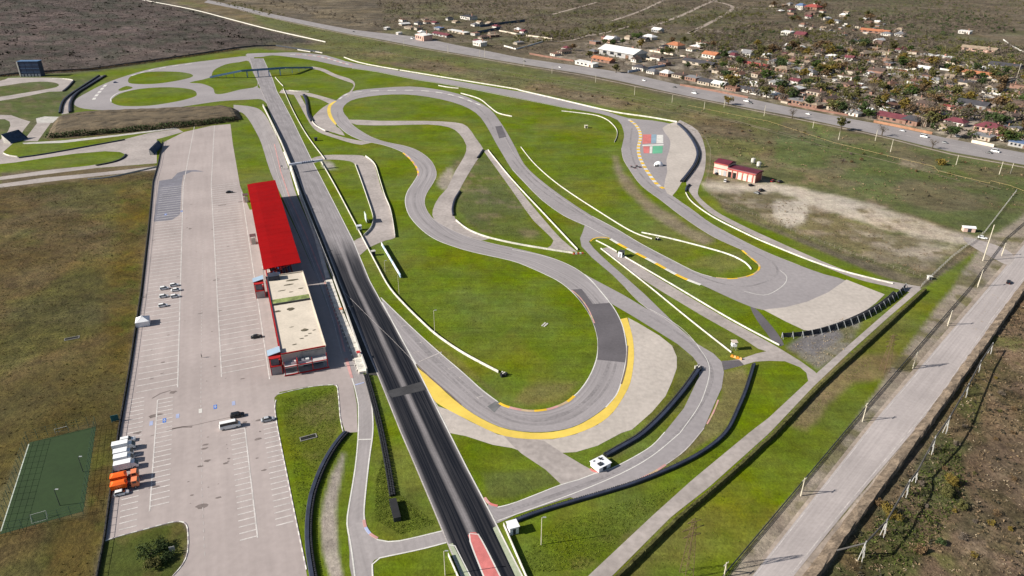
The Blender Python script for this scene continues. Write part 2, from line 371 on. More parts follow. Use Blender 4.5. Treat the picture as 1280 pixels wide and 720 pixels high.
# ------------------------------------------------------------------ car park and pit side
car_park = sheet('car_park', '204,178 230,165 265,157 288,155 291,180 300,232 312,262 330,262 352,250 372,292 395,345 412,390 428,440 440,473 446,505 447,540 432,541 425,520 422,484 415,480 385,483 350,490 343,497 344,520 354,570 367,640 380,700 395,780 200,780 217,718 228,706 234,690 235,668 233,655 226,651 214,652 180,661 150,669 132,675 141,610 150,540 164,460 178,370 187,290 192,227 198,208', CONC, .02, smooth=False)
pit_lane = band('pit_lane', '292,139 303,141 312,151 320,165 327,180 338,215 352,245 372,290 395,345 412,390 428,440 440,473 447,505 448,540 444,585 435,640 434,657 439,685 446,740 452,790', '292,131 318,134 331,143 343,165 350,180 362,215 371,245 395,300 415,350 435,410 452,462 462,490 465,510 466,540 461,577 455,635 456,655 462,690 466,740 472,790', ASPH2, .03, n=3)
# ------------------------------------------------------------------ the race track
SL = '312,73 320,95 327,114 334,130 340,147 364,202 371,217 382,245 404,300 424,352 436,382 447,408 460,440 473,470 485,500 501,540 520,584 543.6,640 560.5,681 578,722 640,868'
SR = '329,73 340,97 346,114 355,130 365,149 391,203 398,216 413,245 441,300 462,351 479,382 494,408 511,440 526,470 541,500 561,540 583,584 612.5,640 633,681 654,722 727,868'
strip = band('drag_strip', SL, SR, None, .06, n=1, stations=420, norm=True)
def strip_material():
    A = gl(SL, 1); B = gl(SR, 1); M = [(p+q)*.5 for p, q in zip(A, B)]; L = [0]
    for p, q in zip(M, M[1:]): L.append(L[-1]+(q-p).length)
    start = L[8]+18
    m = bpy.data.materials.new('drag_strip_asphalt'); m.use_nodes = True; t = m.node_tree; K = t.links; b = t.nodes['Principled BSDF']
    b.inputs['Specular IOR Level'].default_value = .12
    uv = t.nodes.new('ShaderNodeUVMap'); sp = t.nodes.new('ShaderNodeSeparateXYZ'); K.new(uv.outputs[0], sp.inputs[0])
    def mt(op, x, y, z=None):
        n = t.nodes.new('ShaderNodeMath'); n.operation = op
        for k, q in enumerate((x, y)):
            if isinstance(q, (int, float)): n.inputs[k].default_value = q
            else: K.new(q, n.inputs[k])
        return n.outputs[0]
    def mr(f, a, c, lo, hi, smooth=True):
        n = t.nodes.new('ShaderNodeMapRange'); n.interpolation_type = 'SMOOTHSTEP' if smooth else 'LINEAR'; K.new(f, n.inputs[0])
        for k, v_ in zip((1, 2, 3, 4), (a, c, lo, hi)): n.inputs[k].default_value = v_
        return n.outputs[0]
    def nz(sc_, det):
        mp = t.nodes.new('ShaderNodeMapping'); mp.inputs['Scale'].default_value = sc_; K.new(uv.outputs[0], mp.inputs[0])
        n = t.nodes.new('ShaderNodeTexNoise'); n.inputs['Scale'].default_value = 1; n.inputs['Detail'].default_value = det; K.new(mp.outputs[0], n.inputs['Vector']); return n.outputs['Fac']
    wob = mt('MULTIPLY', mt('SUBTRACT', nz((1, .03, 1), 3), .5), .05)
    u = mt('ADD', sp.outputs[0], wob)
    def bandf(c, hw, e): return mr(mt('ABSOLUTE', mt('SUBTRACT', u, c), 0), hw-e, hw+e, 1, 0)
    bands = mt('MAXIMUM', bandf(.245, .185, .05), bandf(.755, .20, .05))
    v = mt('ADD', sp.outputs[1], mt('MULTIPLY', nz((9, .02, 1), 3), 30))
    dark = mt('MULTIPLY', mt('MULTIPLY', bands, mr(v, start-12, start+34, 0, 1)), mr(nz((30, .018, 1), 6), .35, .62, .87, 1.0))
    dark = mt('MULTIPLY', dark, mr(sp.outputs[1], start, start+90, .90, 1.0))
    tone = mt('MULTIPLY', mt('MULTIPLY', mr(nz((26, .02, 1), 5), .25, .75, .84, 1.16), mr(nz((3, .06, 1), 5), .3, .7, .88, 1.1)), mr(nz((16, 1.0, 1), 3), .3, .7, .93, 1.07))
    base = t.nodes.new('ShaderNodeVectorMath'); base.operation = 'SCALE'; base.inputs[0].default_value = (.245, .226, .23); K.new(mt('MULTIPLY', tone, mr(v, start-10, start+70, 1.0, .78)), base.inputs['Scale'])
    mx = t.nodes.new('ShaderNodeMix'); mx.data_type = 'RGBA'; K.new(dark, mx.inputs[0]); K.new(base.outputs[0], mx.inputs[6]); mx.inputs[7].default_value = (.006, .0075, .012, 1)
    K.new(mx.outputs[2], b.inputs['Base Color']); K.new(mr(dark, 0, 1, .9, .62), b.inputs['Roughness'])
    return m
strip.data.materials.clear(); strip.data.materials.append(strip_material())
band('shadow_verge', '352,182 364,214 374,240 396,293 418,351 429,381 439,410 453,450 459,468', '356,182 370,214 381,243 404,298 425,352 437,384 449,412 464,450 474,470', mat('shadowed_dark_soil', (.045, .042, .038), .95, .3, .3), .032, n=1)  # dark soil with the pit-lane wall's shadow painted into its colour
# hairpin and the S back to the upper loop
HIN = '476,372 510,405 545,437 580,467 602,487 622,502 634,507.5 655,512 672,512.5 690,509.5 710,501 722,491 733,477 741,462 746,447 747.5,435 747,423 744,410 738,395 730,382 722,372 712,362 702,354 690,347 665,335.5 640,326 595,316 570,309 545,299.5 527,287 512,270 506.5,253 509,240 516,229 522,219 523,212 514,199 503,190 482,182 464,178 451,175 434,167 421.5,156'
HOUT = '478,378 500,420 520,455 540,474 560,492 577,506.5 597,520.5 626,534 654,539.5 682,540 710,535.6 732.5,526 757,509 770,494 776,479 781,459 783.5,440 782,425 779,410 774,397 766,383 757,372 748,361 740,351 731,343 715,333 690,322 660,314 640,309.5 610,303 580,294 560,285 542,274 533,262 530.5,252 533,242 541,229 545.5,219 543,208 536,198 522,188 505,182 481,177 462,170 443,158 434,148'
race = band('race_track', HIN, HOUT, ASPH, .05, n=3)
# upper loop and the run down to the east hairpin
sheet('race_track', '421.5,156 416,147 413,139 414,132 421,125 430,118 445,113 475,110 512,108 542,111 572,117 595,126 612,136 623,149 634,166 645,186 655,205 672,222 702,245 740,270 770,286 802,305 840,325 870,340 890,346 912,349 935,346 947,340 950,332 942,324 927,312 890,295 852,270 826,250 802,232 787,212 779,198 777,185 780,172 779,162 772,150 750,142 715,136 690,131 640,121 570,107 520,99 470,89 432,84 395,76 365,71.5 340,69 328,71 311,71 309,67 345,66 370,65.5 407,69 432,76.5 460,82 520,92 570,101 640,113 665,117 715,128 760,140 785,147.5 815,150.5 838,154.5 846,157 838,163 842,175 842,190 838,207 837,232 842,246 865,262 890,280 927,300 960,316 1000,332 1031,343 1057,350.5 1045,360 1030,368 1009,377 982,384 954,387.5 930,380 905,369 886,360 872,354 850,344 815,325 780,307 762,297 748,291 731,282 705,270 677,250 655,228 640,212 629,194 620,179 612,164 601,147 587,136 565,127.5 535,121 505,118 475,119 447,123 434,128.5 428.5,136 431,143 437,151 430,158', ASPH, .045, n=2)
sheet('gravel_trap', '828,160 842,153 850,155 865,172 872.5,186 871,200 862,215 852,228 840,245 830,234 834,215 833,200 836,190 838,180 836,172', GRAV, .052, n=2)
sheet('gravel_trap', '954,387 982,384 1009,377 1035,365.5 1058,349.5 1106,368 1095,378.5 1075,393.5 1046,406.5 1018,414 1005,412.5 982.5,402', GRAV, .06, smooth=False)
# western double loop
sheet('race_track', '314,70 265,75 212,82 185,87 160,94 132,104 110,115 95,124 93,131 106,136 137,138 175,137.5 215,135 240,131.5 275,126.5 310,124.5 326,124 335,130 334,120 330,112 322,109 324,100 316,80', ASPH, .04,
      holes=['160,101 164,95 178,91 197,89.3 225,90 240,93 238,97 215,102 190,105 165,104.5', '139,125 150,117 175,111 212,109 240,112 246,118 240,122 220,127 187,132 155,132.5 142,129.5', '262,97 267,88 282,80.5 300,77.5 311,76.5 316,90 322,107 300,112 280,117 269,117 266,110 252,104.5 237,103', '148,112 158,107.5 166,110 152,113.5'], n=3)
# infield escape roads
sheet('escape_road', '436,149.5 475,151 531,151 569,153 584,158 595,173 604,186 602,192 595,202 584,220 572,242 566,260 571,277 586,288 612,298 590,300 560,288 543,275 541,262 549,246 559,235 569,214 580,196 583,182 574,167 561,159 535,155.5 494,156.5 446,156', SERV, .046, n=2)
band('service_road', '604,188 640,238 667,276 692,300 684,310', '611,187 640,226 677,271 702,299 722,315', SERV, .048, n=2)
sheet('escape_road', '388,199 404,194 430,193.5 449,194 457,196 465,202 470,212 477,237 487,260 492,284 494,297 482,300.5 460,310 450,319 446,311 441,302 455,295 462,287 465.5,278 465,266 454,231 449,217 444,206 437,201.5 420,199.5 404,200 392,204', SERV, .048, n=2)
band('service_road', '352,112 372,114 388,116.5 405,121 422,126', '349,116 368,118.5 384,120 400,124 414,131', SERV, .043, n=2)
band('service_road', '388,86 400,88 415,95 430,100.5 440,104 442,108 436,116 432,122', '390,83 405,86 420,93 436,98 443,103 443,109 438,117 436,121', SERV, .047, n=3)
sheet('gravel_trap', '421,127 413,129 404,134 396,141 390,149 396,158 407,163 418,166 431,169.5 424,160 419,155', SERV, .044, n=2)
band('service_road', '367,118 374,130 382,145 390,158 400,166 420,173 440,179 452,181', '374,117 380,128 388,142 395,154 405,163 422,169.5 445,175 466,178', SERV, .042, n=3)
# east return road
sheet('return_road', '731,282 728,291 725,298 727,308 740,322 765,343 782,360 802,380 810,387 800,381 780,369 765,361 748,352 731,343 745,360 756,371 765,380 790,394.5 815,410 847,430 866,446 872,454 874,470 867,485 855,510 831,540 815,557 790,572.5 765,585 747,590.5 722,600 702,605.5 665,620 640,630 622,634.5 611,630 606,640 616,652 622,654 645,643.5 680,632 713,621.5 721,624.5 765,612 800,600 830,582 857,562 880,535 892,507 902,485 905,465 902,452 892,442 872,430 850,410.5 840,401 805,367 770,336 752,320 741,309 736,302 740,298 762,298 748,290', ASPH, .052, smooth=False)
band('return_road', '608,625 612,631 622,634 640,629.5', '618,651 622,653 632,648 642,643', ASPH, .054, n=2)
sheet('service_road', '652,567 682,587 702,606 722,600.5 747,591 730,582 702,565.5 680,551 655,547 630,545 640,556', SERV, .053, smooth=False)
sheet('gravel_trap', '541,498 548,508 560,512 588,527 622,543 654,549 691,549 719,543 747,531 766,516 779,497 788,478 792,455 792,430 785,397 800,405 825,420 840,432 846,446 846,460 840,477 832,495 815,515 790,537 777,541 747,557 720,565 702,566 690,560 655,565 640,560 616,556 582,545 561,541', GRAV, .04, smooth=False)
# pit exit link road to the strip
sheet('link_road', '455,652 460,665 472,674.5 492,677 520,671.5 553,663.5 558,678 532,685 500,692 478,696.5 468,700 465,707 466,722 440,722 437,690 436,660', ASPH2, .034, n=2)
# service path on the east, around the outside
band('service_road', '690,765 735,720 815,645 865,600 940,538 960,523 1020,467 1100,397 1144,359', '720,765 765,720 840,645 885,610 962,541 1016,484 1060,442 1110,397 1152,361', SERV, .05, n=1)
band('service_road', '846,153 862,165 873,182 875,198 868,212 858,224 862,240 882,262 905,276 960,303 1060,345 1110,358 1140,366', '850,150 872,163 881,184 882,204 879,220 873,236 874,246 891,261 911,273 960,296.5 1060,339.5 1117,352 1152,358.5', SERV, .047, n=3)
sheet('service_road', '750,311 775,330 800,347 830,366 880,396 930,424 948,436 958,439 945,442 925,449 902,451.5 905,462.5 927,457 944,452 961,451 981,451.5 1000,459 1008,466 1012,484 1024,470 1018,464 1000,451 982,440 967,431 940,416 909,399 870,376 820,346 790,327 760,309', SERV, .045, smooth=False)
sheet('asphalt_patch', '902,451 924,450 930,456 905,462.5', ASPHD, .058, smooth=False)
sheet('dirt_track', '938,384 946,387 960,402 972,417 980,431 970,431 958,416 946,400', ASPHD, .03, n=2)
# karting ground in the west
sheet('kart_track', '-60,196 -20,190 -4,187 5,193 12,195 24,196.5 56,192 112,182 156,174 187,166 223,161 229,165 196,174 196,204 165,206.5 120,210 56,218 0,225 -60,233 -60,228 0,221 56,213 112,207 142,202 155,197.5 157,193 150,190 131,189 94,192 56,197.5 19,203 0,205 -60,212', SERV, .025, smooth=False)
sheet('kart_track', '-50,144 0,143.5 14,144 28,149 38,152 30,162 24,172 14,181 6,188 -2,196 -30,200 -30,184 0,175 10,164 13,157 12,152 6,149 -50,149', SERV, .03, smooth=False)
sheet('kart_track', '47,153 64,153 47,176.5 29,176.5', SERV, .03, smooth=False)
sheet('concrete_deck', '45,148 56,145.5 74,146 66,153.5 46,153.5', WALLG, .035, smooth=False)
band('service_road', '28,178.5 79,175.5 150,168 219,159.5', '30,180 80,178.5 150,170 223,160.5', WALLG, .036, n=1)
band('service_road', '-60,236 0,230 56,222 131,215 197,207.5', '-60,241 0,234.5 82,224.5 159,216 197,212', SERV, .03, n=1)
sheet('kart_track', '-60,101 0,101 10,97.5 44,97 70,97.3 85,98.8 92,100.6 87,107.5 79,114 62,114.5 37,119.5 0,126 -60,133', SERV, .03, holes=['-50,112 0,108 25,104 50,102 67,103 73.5,105.6 70,109 52,112.5 25,117 0,121 -50,127'], n=2)
band('service_road', '124,95 102,109 86,120 80,129 77,143', '131,94 110,107.5 95,117 88,129 86,141.5', SERV, .03, n=3)
# highway and village streets
highway = band('highway', '260,0 304,9 328,15 375,24.5 440,37 495,43 531,48 574,57 621,66 656,73 727,83 789,92.5 836,103 880,112 922,120 985,133.5 1060,148 1115,158 1190,174 1280,191 1420,219 1700,278', '255,3 300,12 326,19 372,29 440,43 480,50 527,59 589,69.5 652,80 680,84.5 727,92 774,101 821,111.5 860,120 922,132 985,144 1047,157 1115,172 1190,190 1280,206 1420,236 1700,298', HIGHM, .03, n=2)
road = band('road', '1480,120 1330,250 1283,302 1235,360 1175,430 1135,477 1082,540 960,695 900,772 840,850', '1530,135 1370,250 1320,300 1273,360 1222,430 1182,490 1141,540 1067,627 992,720 950,775 900,845', ROADM, .03, n=3)
sheet('road', '1205,296 1235,303 1258,312 1268,322 1262,332 1240,322 1210,305', SERV, .034, n=2)
for L_, wd in (('1185,178 1197,167 1215,152 1240,132 1262,120 1290,108', 9), ('860,42 890,27 912,14 915,8 900,3 880,0', 9), ('812,34 850,20 880,6 900,-2', 9), ('765,26 800,14 830,0', 8), ('690,18 720,10 745,3', 8), ('862,40 895,40 930,44', 6), ('862,41 875,36 905,40', 5), ('940,60 1000,56 1040,60 1060,64', 5), ('1160,74 1200,80 1245,83', 8), ('1020,62 1070,75 1085,92 1110,105', 5), ('912,9 955,11 980,10', 7), ('735,45 760,40 790,32', 6), ('640,42 700,52 742,42', 5)):
    stripe('dirt_street', pts(L_), wd, DIRT, .02, n=3)
# ------------------------------------------------------------------ painted marks
LW = .42
for s_, par in ((HIN[:HIN.index('634,')], race), (HIN[HIN.index('710,501'):], race)):
    stripe('edge_line', pts(s_), LW, WHITEP, .07, par, n=3)
stripe('edge_line', pts(HOUT[:HOUT.index('540,474')]), LW, WHITEP, .075, race, n=3)
stripe('edge_line', pts(HOUT[HOUT.index('757,509'):HOUT.index('715,333')]), LW, WHITEP, .075, race, n=3)
stripe('edge_line', pts(HOUT[HOUT.index('640,309'):]), LW*.8, WORN, .075, race, n=3)
stripe('edge_line', pts('640,312 672,318 702,327 725,339 742,354 757,371 762,378'), LW*.9, WHITEP, .078, race, n=3)
stripe('edge_line', pts('630,170 645,196 672,225 702,248 740,273'), LW*.6, WORN, .072, race)
stripe('edge_line', pts('640,211 655,227 677,249.5 705,269.5 731,281 748,290 762,297'), LW*.7, WHITEP, .074, race)
stripe('edge_line', pts('740,270 770,286 802,305 840,325 870,340 890,346'), LW, WHITEP, .074, race)
stripe('edge_line', pts('777,185 779,198 787,212 802,232 826,250 852,270 890,295 927,312'), LW, WORN, .074, race)
stripe('edge_line', pts('842,246 865,262 890,280 927,300 960,316 1000,332'), LW*.7, WORN, .074, race)
stripe('edge_line', pts('975,338 983,345 982,353 972,362 955,369 930,364'), LW*.7, WHITEP, .076, race)
stripe('edge_line', pts('640,121.6 570,107.6 520,99.5 470,89.6 440,85.6'), 1.0, WHITEP, .074, race)
stripe('edge_line', pts('640,121.6 690,131.5 715,136.5'), .7, WHITEP, .074, race)
for a, o_ in ((SL, -1), (SR, 1)):
    stripe('edge_line', pts(a), .40, WHITEP if o_ > 0 else WORN, .075, strip, n=1, off=0) if 0 else stripe('edge_line', pts(a), .40, WHITEP if o_ > 0 else WORN, .098, strip, n=1)
# return-road lines
RL = '850,541 815,570 775,592.5 715,617.5 640,644.5 622,651'
stripe('edge_line', pts('812,386 845,405 865,423 876,438 884,450 887,465 882,487 872,510 850,541'), LW*.55, WHITEP, .072, None, n=3)
stripe('edge_line', pts(RL), LW*.7, WHITEP, .073, None, n=3)
stripe('edge_line', pts('831,540 815,557 790,572.5 765,585 747,590.5 722,600 702,605.5 665,620 640,629.5 622,634'), LW*.8, WHITEP, .074, None, n=3)
stripe('edge_line', pts('880,535 857,562 830,582 800,600 765,612'), LW*.8, WORN, .074, None)
stripe('edge_line', pts('782,360 802,380 830,398 858,418 875,434'), LW*.6, WORN, .074, None)
for s_ in ('448,505 448,540 444,585 435,640 434,657 439,685 446,740', '455,470 462,490 465,510 466,540 461,577 455,635 456,653 460,665 472,674.5 492,677 520,671.5 553,663.5', '558,678 532,685 500,692 478,696.5 468,700 465,707 466,722 468,740', '440,473 444,486 448,505'):
    stripe('edge_line', pts(s_), LW, WHITEP, .078, pit_lane, n=3)
stripe('stop_line', pts('447,549.5 464,549'), .5, WHITEP, .079, pit_lane, n=1)
stripe('stop_line', pts('444,481 455,478'), .7, LILAC, .079, pit_lane, n=1)
stripe('pit_line', pts('343,180 351,215 362,247 382,292 405,350 422,402 431,440'), .7, PINKP, .079, pit_lane, n=1)
stripe('pit_line', pts('336,180 346,215 357,247 377,292 400,350 417,402 428,445'), .35, WORN, .08, pit_lane, n=1)
sheet('painted_band', '430.5,448 434.5,447 441.5,472.5 438,472', PINKP, .082, smooth=False, parent=pit_lane)
# drag strip marks
sheet('asphalt_patch', '483,489 490,497 534,487 527,477', mat('strip_patch', (.045, .044, .047), .9, .2, .2, .1, 1), .085, smooth=False, parent=strip)
cl = sheet('painted_median', '585,669 588,665.5 594,665 598,668 606,682 627,724 690,860 668,860 606,724 592,689', REDP, .085, smooth=False, parent=strip)
stripe('median_edge', pts('668,860 606,724 592,689 585,669 588,665.5 594,665 598,668 606,682 627,724 690,860'), .4, WHITEP, .088, strip, n=1)
sheet('painted_shoulder', '561,680 566,679 569,686 589,724 655,860 642,860 577,724', GREYG, .087, smooth=False, parent=strip)
sheet('painted_shoulder', '616,660 620,657.5 624,661 656,724 726,860 714,860 646,724', GREYG, .087, smooth=False, parent=strip)
stripe('median_edge', pts('560,681 563,677.5 567,679 590,724'), .3, WHITEP, .09, strip, n=1)
stripe('painted_line', pts('428,363 460,395 490,424 520,455'), .14, WORN, .09, strip, n=1)
stripe('grid_line', pts('524,452 552,440'), .5, WORN, .09, race, n=1)
for i, (x, y) in enumerate(((501,408),(525,428),(548,447),(574,472),(517,441),(483,386),(596,497),(560,461))):
    a = G(x, y, .09); u = Vector((.62, -.78, 0)); v = Vector((.93, .37, 0))
    mb = MB(); mb.add([a, a+v*2.6, a+v*2.6-u*.3, a-u*.3], [(0, 1, 2, 3)]); mb.add([a, a-u*.0+u*1.2, a+u*1.2+v*.25, a+v*.25], [(0, 1, 2, 3)]); mb.build('grid_box', WORN, race)
sheet('asphalt_patch', '609,508 620,501.5 627,506 618,515.5', mat('patch_grey', (.13,)*3), .08, smooth=False, parent=race)
sheet('asphalt_patch', '714,362 727,361 741,380 762,378.5 771,392 778,407 783,424 783.5,440 781.5,453 746.5,449.5 747.5,435 747,423 744,410 738,395 730,382', ASPHD, .0735, smooth=False, parent=race)
sheet('asphalt_patch', '619,158 627,157 633,171 624,173', ASPHD, .0736, smooth=False, parent=race)
for s_, w_, z_ in (('500,400 540,444 580,480 610,503 640,520 672,526 705,518 735,498 755,470 764,440 760,412 748,388 728,364 700,345', 1.3, .0702), ('492,392 530,438 570,478 600,505 635,524 672,531 712,523 745,500 764,472 772,440 768,412 756,388 740,368', .9, .0712), ('640,318 600,309 565,299 540,285 524,268 518,252 521,238 531,225 534,214 527,203 510,192', 1.1, .0705), ('628,160 640,188 660,216 690,241 735,272 790,303 840,330', 1.6, .0708), ('640,200 665,228 700,254 740,276 800,306 850,333 890,351 930,358 962,350 972,338 960,324 920,304', 1.0, .0714), ('790,160 788,185 797,212 815,232 850,256 890,284 930,306', 1.2, .0709), ('440,122 470,115 520,114 560,119 590,130 608,146 620,168', 1.4, .0707), ('422,140 424,150 436,160 460,172 490,180', .9, .0703), ('610,502 660,526 715,512', .5, .0722), ('800,388 850,418 880,445 890,468 882,495 862,525 830,556 790,580 740,602 690,620 640,637', 1.2, .0701)):
    stripe('tyre_mark', pts(s_), w_, mat('rubber_trace', (.232, .212, .214), .88, .18, .1, .14, .8), z_, race, n=4)
# yellow run-off paint round the hairpin
band('painted_run_off', '521,459 541,475 560,493 577,507 597.5,521 625.6,534.3 653.8,540 682,540.8 710,536.2 732.5,526.7 757,509.7 770.5,494.5 776.5,479 782,459 784.5,440 782.5,420 775,399', '526,468 541,499 560,512 588,526.5 622,542.5 654,548.5 691,548.5 719,542.5 747.5,530.5 766,515.5 779,496.5 788,478 791.8,455 792.5,440 790.5,420 784,397', YELP, .07, n=3)
stripe('kerb_edge', pts('520,455 540,474 560,491 576,505.5'), .55, mat('dark_concrete', (.16, .12, .10), .9), .12, race, n=2)
stripe('kerb_edge', pts('784.5,432 783,455 779,472 776.5,480'), .55, mat('dark_concrete', (.16, .12, .10), .9), .12, race, n=2)
band('painted_run_off', '421,126 414.5,132 413.3,139 416,147 421,155', '418,126.5 411,131 409,138.5 411.5,147 419,156', YELP, .07, n=3)
# flag coloured panels in the east run-off
pan = sheet('painted_panels', '803.5,168 814,168 813.5,179 803,180', REDP, .07, smooth=False)
for o_, m_ in (('814.5,168 820.5,168 820,179 814,179', BLUP), ('821,168.5 829,168.5 829,179 820.5,179', WHITEP), ('803,181 829.5,180 829.5,181.8 803,182.5', WHITEP), ('804,183 812,183 811.5,191.5 804.5,191.5', REDP), ('812.5,183 815.5,183 815,191.5 812,191.5', WHITEP), ('816,182.5 828.5,182.3 828,191.5 815.5,192', GRNP)):
    sheet('painted_panel', o_, m_, .071, smooth=False, parent=pan)
# highway lines
stripe('centre_line', pts('260,1.5 328,17 372,26.7 440,40 500,48 560,59 621,70 690,82 760,93.5 836,108.5 922,126 985,139 1060,153 1115,165 1190,182 1280,198 1500,245'), .35, WORN, .05, highway, n=2, dash=(9, .5))
stripe('shoulder', pts('300,13 372,30 440,44 527,60.5 589,71 652,82 727,94 821,113.5 922,134 1047,159 1115,174 1190,193 1280,209 1420,239'), 2.6, DIRT, .024, n=2)
for s_, wd in (('600,84 700,101 800,122 900,146 1000,172', 1.0), ('560,84 660,99 760,117 850,136 940,158 1040,186', .9), ('470,62 520,74 560,82', 1.2), ('660,104 730,118 800,131 870,148', .8), ('1040,185 1120,204 1200,226', .9), ('870,142 960,162 1040,178 1130,200 1250,236', .7)):
    stripe('dirt_path', pts(s_), wd, mat('pale_track', (.19, .155, .105), .95, .35, .05, .3, .5), .022, n=3)
for s_ in ('1330,253 1238,360 1178,430 1138,477 1085,540 963,695 905,768', '1364,250 1269,360 1218,430 1178,490 1136,540 1062,627 987,720 945,775'):
    stripe('edge_line', pts(s_), .3, WORN, .05, road, n=2)
for s_, wd in (('1325,250 1230,362 1170,432 1130,480 1078,543 955,700', 1.6), ('1372,252 1276,362 1224,434 1184,494 1143,544 995,724', 1.8)):
    stripe('shoulder', pts(s_), wd, DIRT, .028, n=2)
# car-park marks
U = Vector((math.cos(R(-68.4)), math.sin(R(-68.4)), 0)); V_ = Vector((-U.y, U.x, 0))
def bays(a, b, step, ln, side, wd=.2, edge=True, m=mat('bay_white', (.50, .465, .44), .85, .2, .3, .15, 2)):
    A = G(*a, .05); B = G(*b, .05); n = int((B-A).length/step); mb = MB(); d = (B-A).normalized()
    for i in range(n+1):
        p = A+d*step*i; q = p+V_*ln*side
        mb.add([p-d*wd, q-d*wd, q+d*wd, p+d*wd], [(0, 1, 2, 3)])
    if edge:
        e = V_*wd; o = Vector((0, 0, .004))
        mb.add([A-e+o, A+e+o, B+e+o, B-e+o], [(0, 1, 2, 3)])
    mb.build('bay_line', m, car_park)
bays((229, 232), (222, 484), 4.4, 14, -1)
bays((264, 232), (277, 471), 4.4, 16, 1)
bays((302, 240), (337, 474), 300, 0, 1)
bays((197, 500), (187, 639), 2.6, 5.2, 1)
bays((163, 500), (148, 668), 2.6, 4.6, 1, edge=False)
bays((306, 535), (322, 672), 2.6, 4.6, -1)
bays((346, 522), (368, 658), 2.6, 4.8, -1, edge=False)
bays((243, 158), (229, 232), 300, 0, 1); bays((268, 157), (264, 232), 300, 0, 1)
stripe('centre_line', pts('254,300 252,400 251,500 252,600 256,700'), .22, WORN, .05, car_park, n=1, dash=(3.0, .45))
for (x, y), m_ in (((269, 508.5), BLUEP), ((292, 504), LILAC), ((250.5, 513.5), WHITEP), ((205.5, 525.5), BLUEP), ((189, 529), LILAC), ((222, 520), LILAC), ((207, 268), BLUEP), ((227, 264), BLUEP)):
    c = G(x, y, .055); mb = MB(); mb.add([c-V_*.55-U*1.3, c+V_*.55-U*1.3, c+V_*.55+U*1.3, c-V_*.55+U*1.3], [(0, 3, 2, 1)])
    o = mb.build('bay_symbol', m_, car_park)
    mb = MB(); c.z = .06; mb.add([c-V_*.12-U*.9, c+V_*.12-U*.9, c+V_*.12+U*.6, c-V_*.12+U*.6], [(0, 3, 2, 1)]); mb.add([c-V_*.35-U*.2, c+V_*.35-U*.2, c+V_*.35+U*.1, c-V_*.35+U*.1], [(0, 3, 2, 1)]); mb.build('symbol_mark', WHITEP, o) if m_ is BLUEP else None
random.seed(90); mb = MB()
for i in range(95):
    x = random.uniform(150, 330); y = random.uniform(200, 640)
    lo = 207-(y-180)*.155; hi = 296+(y-200)*.16
    if x < lo or x > min(hi, 335) or (310 < x and y < 480): continue
    c = G(x, y, .043+i*.00002); r0 = random.uniform(.12, .5) if i % 6 else random.uniform(.5, 1.1); n = 9; k1 = random.uniform(.8, 2.6)
    mb.add([(c.x+V_.x*r0*k1*math.cos(t*.698)*q+U.x*r0*math.sin(t*.698)*q, c.y+V_.y*r0*k1*math.cos(t*.698)*q+U.y*r0*math.sin(t*.698)*q, c.z) for t in range(n) for q in (random.uniform(.7, 1.25),)], [tuple(range(n))])
mb.build('oil_stains', mat('oil_stain', (.17, .14, .13), .9, .2, .5), car_park)['kind'] = 'stuff'
for s_, w_ in (('188,545 204,540 222,534.5 245,531 262,527 290,521', .22), ('215,536 232,533 240,533.5', .8), ('190,498 200,492 213,488', .5), ('330,528 345,524', .3)):
    stripe('tar_seam', pts(s_), w_, mat('oil_stain', (.17,)*3), .0465, car_park, n=4)
sheet('asphalt_patch', '199,226 215,223.5 222,216 232,213 245,212.5 255,214.5 240,214.5 229,219 227,230 225,268 215,275 192,277', mat('patch_lilac', (.165, .160, .185), .9, .12, .1, .1, .6, stretch=(.1, .6, 1, .14), coord='uv'), .04, smooth=False, parent=car_park)
# ------------------------------------------------------------------ kerbs: painted blocks one by one
def kerb(label, line, wd, seg, mats, h=.10, fill=1.0, n=4, off=0.0, group=None):
    g = gl(line, n); k = max(2, int(round(length(g)/seg))+1); g = resample(g, (k-1)*3+1)
    root = empty('kerb', g[0], 0, label, 'kerb', group)
    for i in range(k-1):
        s = g[i*3:i*3+4]
        if fill < 1: s = resample(s, 4); s = [s[0].lerp(s[3], (1-fill)/2)]+[s[1], s[2]]+[s[3].lerp(s[0], (1-fill)/2)]
        mb = MB()
        mb.profile([q-g[0] for q in s], [(off-wd/2, .0), (off-wd/2+.05, h), (off+wd/2-.05, h*.6+.03), (off+wd/2, .0)])
        e = mb.v; mb.f += [(3, 2, 1, 0), tuple(len(e)-4+j for j in range(4))]; mb.mi += [0, 0]
        mb.build('kerb_block', mats[i % len(mats)], root)
    root['kind'] = 'structure'
    for key in ('label', 'category', 'group'):
        if key in root: del root[key]
    return root
kerb('', '763,298.5 780,308.5 815,326.5 850,345.5 876,356', 1.7, 7.2, [WHITEP, YELPAINT2], .1)
kerb('', '786,149.5 794,155.5 799.5,164 800.5,173 798,184 799,194 803,204 811,217 821,230 830,236', 2.6, 4.6, [WHITEP, YELPAINT2], .1, fill=.86)
kerb('', '424,124 434,117.5 450,114.5 475,113.3 505,112.8 530,113.4 555,116.6 575,121.5 590,127 605,133.5', 2.2, 9, [WHITEP, mat('kerb_grey', (.34, .30, .31), .85, .1), WHITEP, mat('kerb_grey', (.34,)*3)], .08)
kerb('', '362,68.2 380,68.6 400,70.8 415,74.5 430,79 441,81.5', 3.0, 9, [WHITEP, PINKP], .08, fill=.8)
kerb('', '117,124.5 120,120 124,115.5 129,109.5 134,104.5', 3.0, 9, [WHITEP, mat('kerb_grey', (.34,)*3)], .08)
kerb('', '164,94.8 185,88.5 205,84.4 225,81.3 240,79.5', 2.4, 9, [WHITEP, mat('kerb_grey', (.34,)*3)], .08)
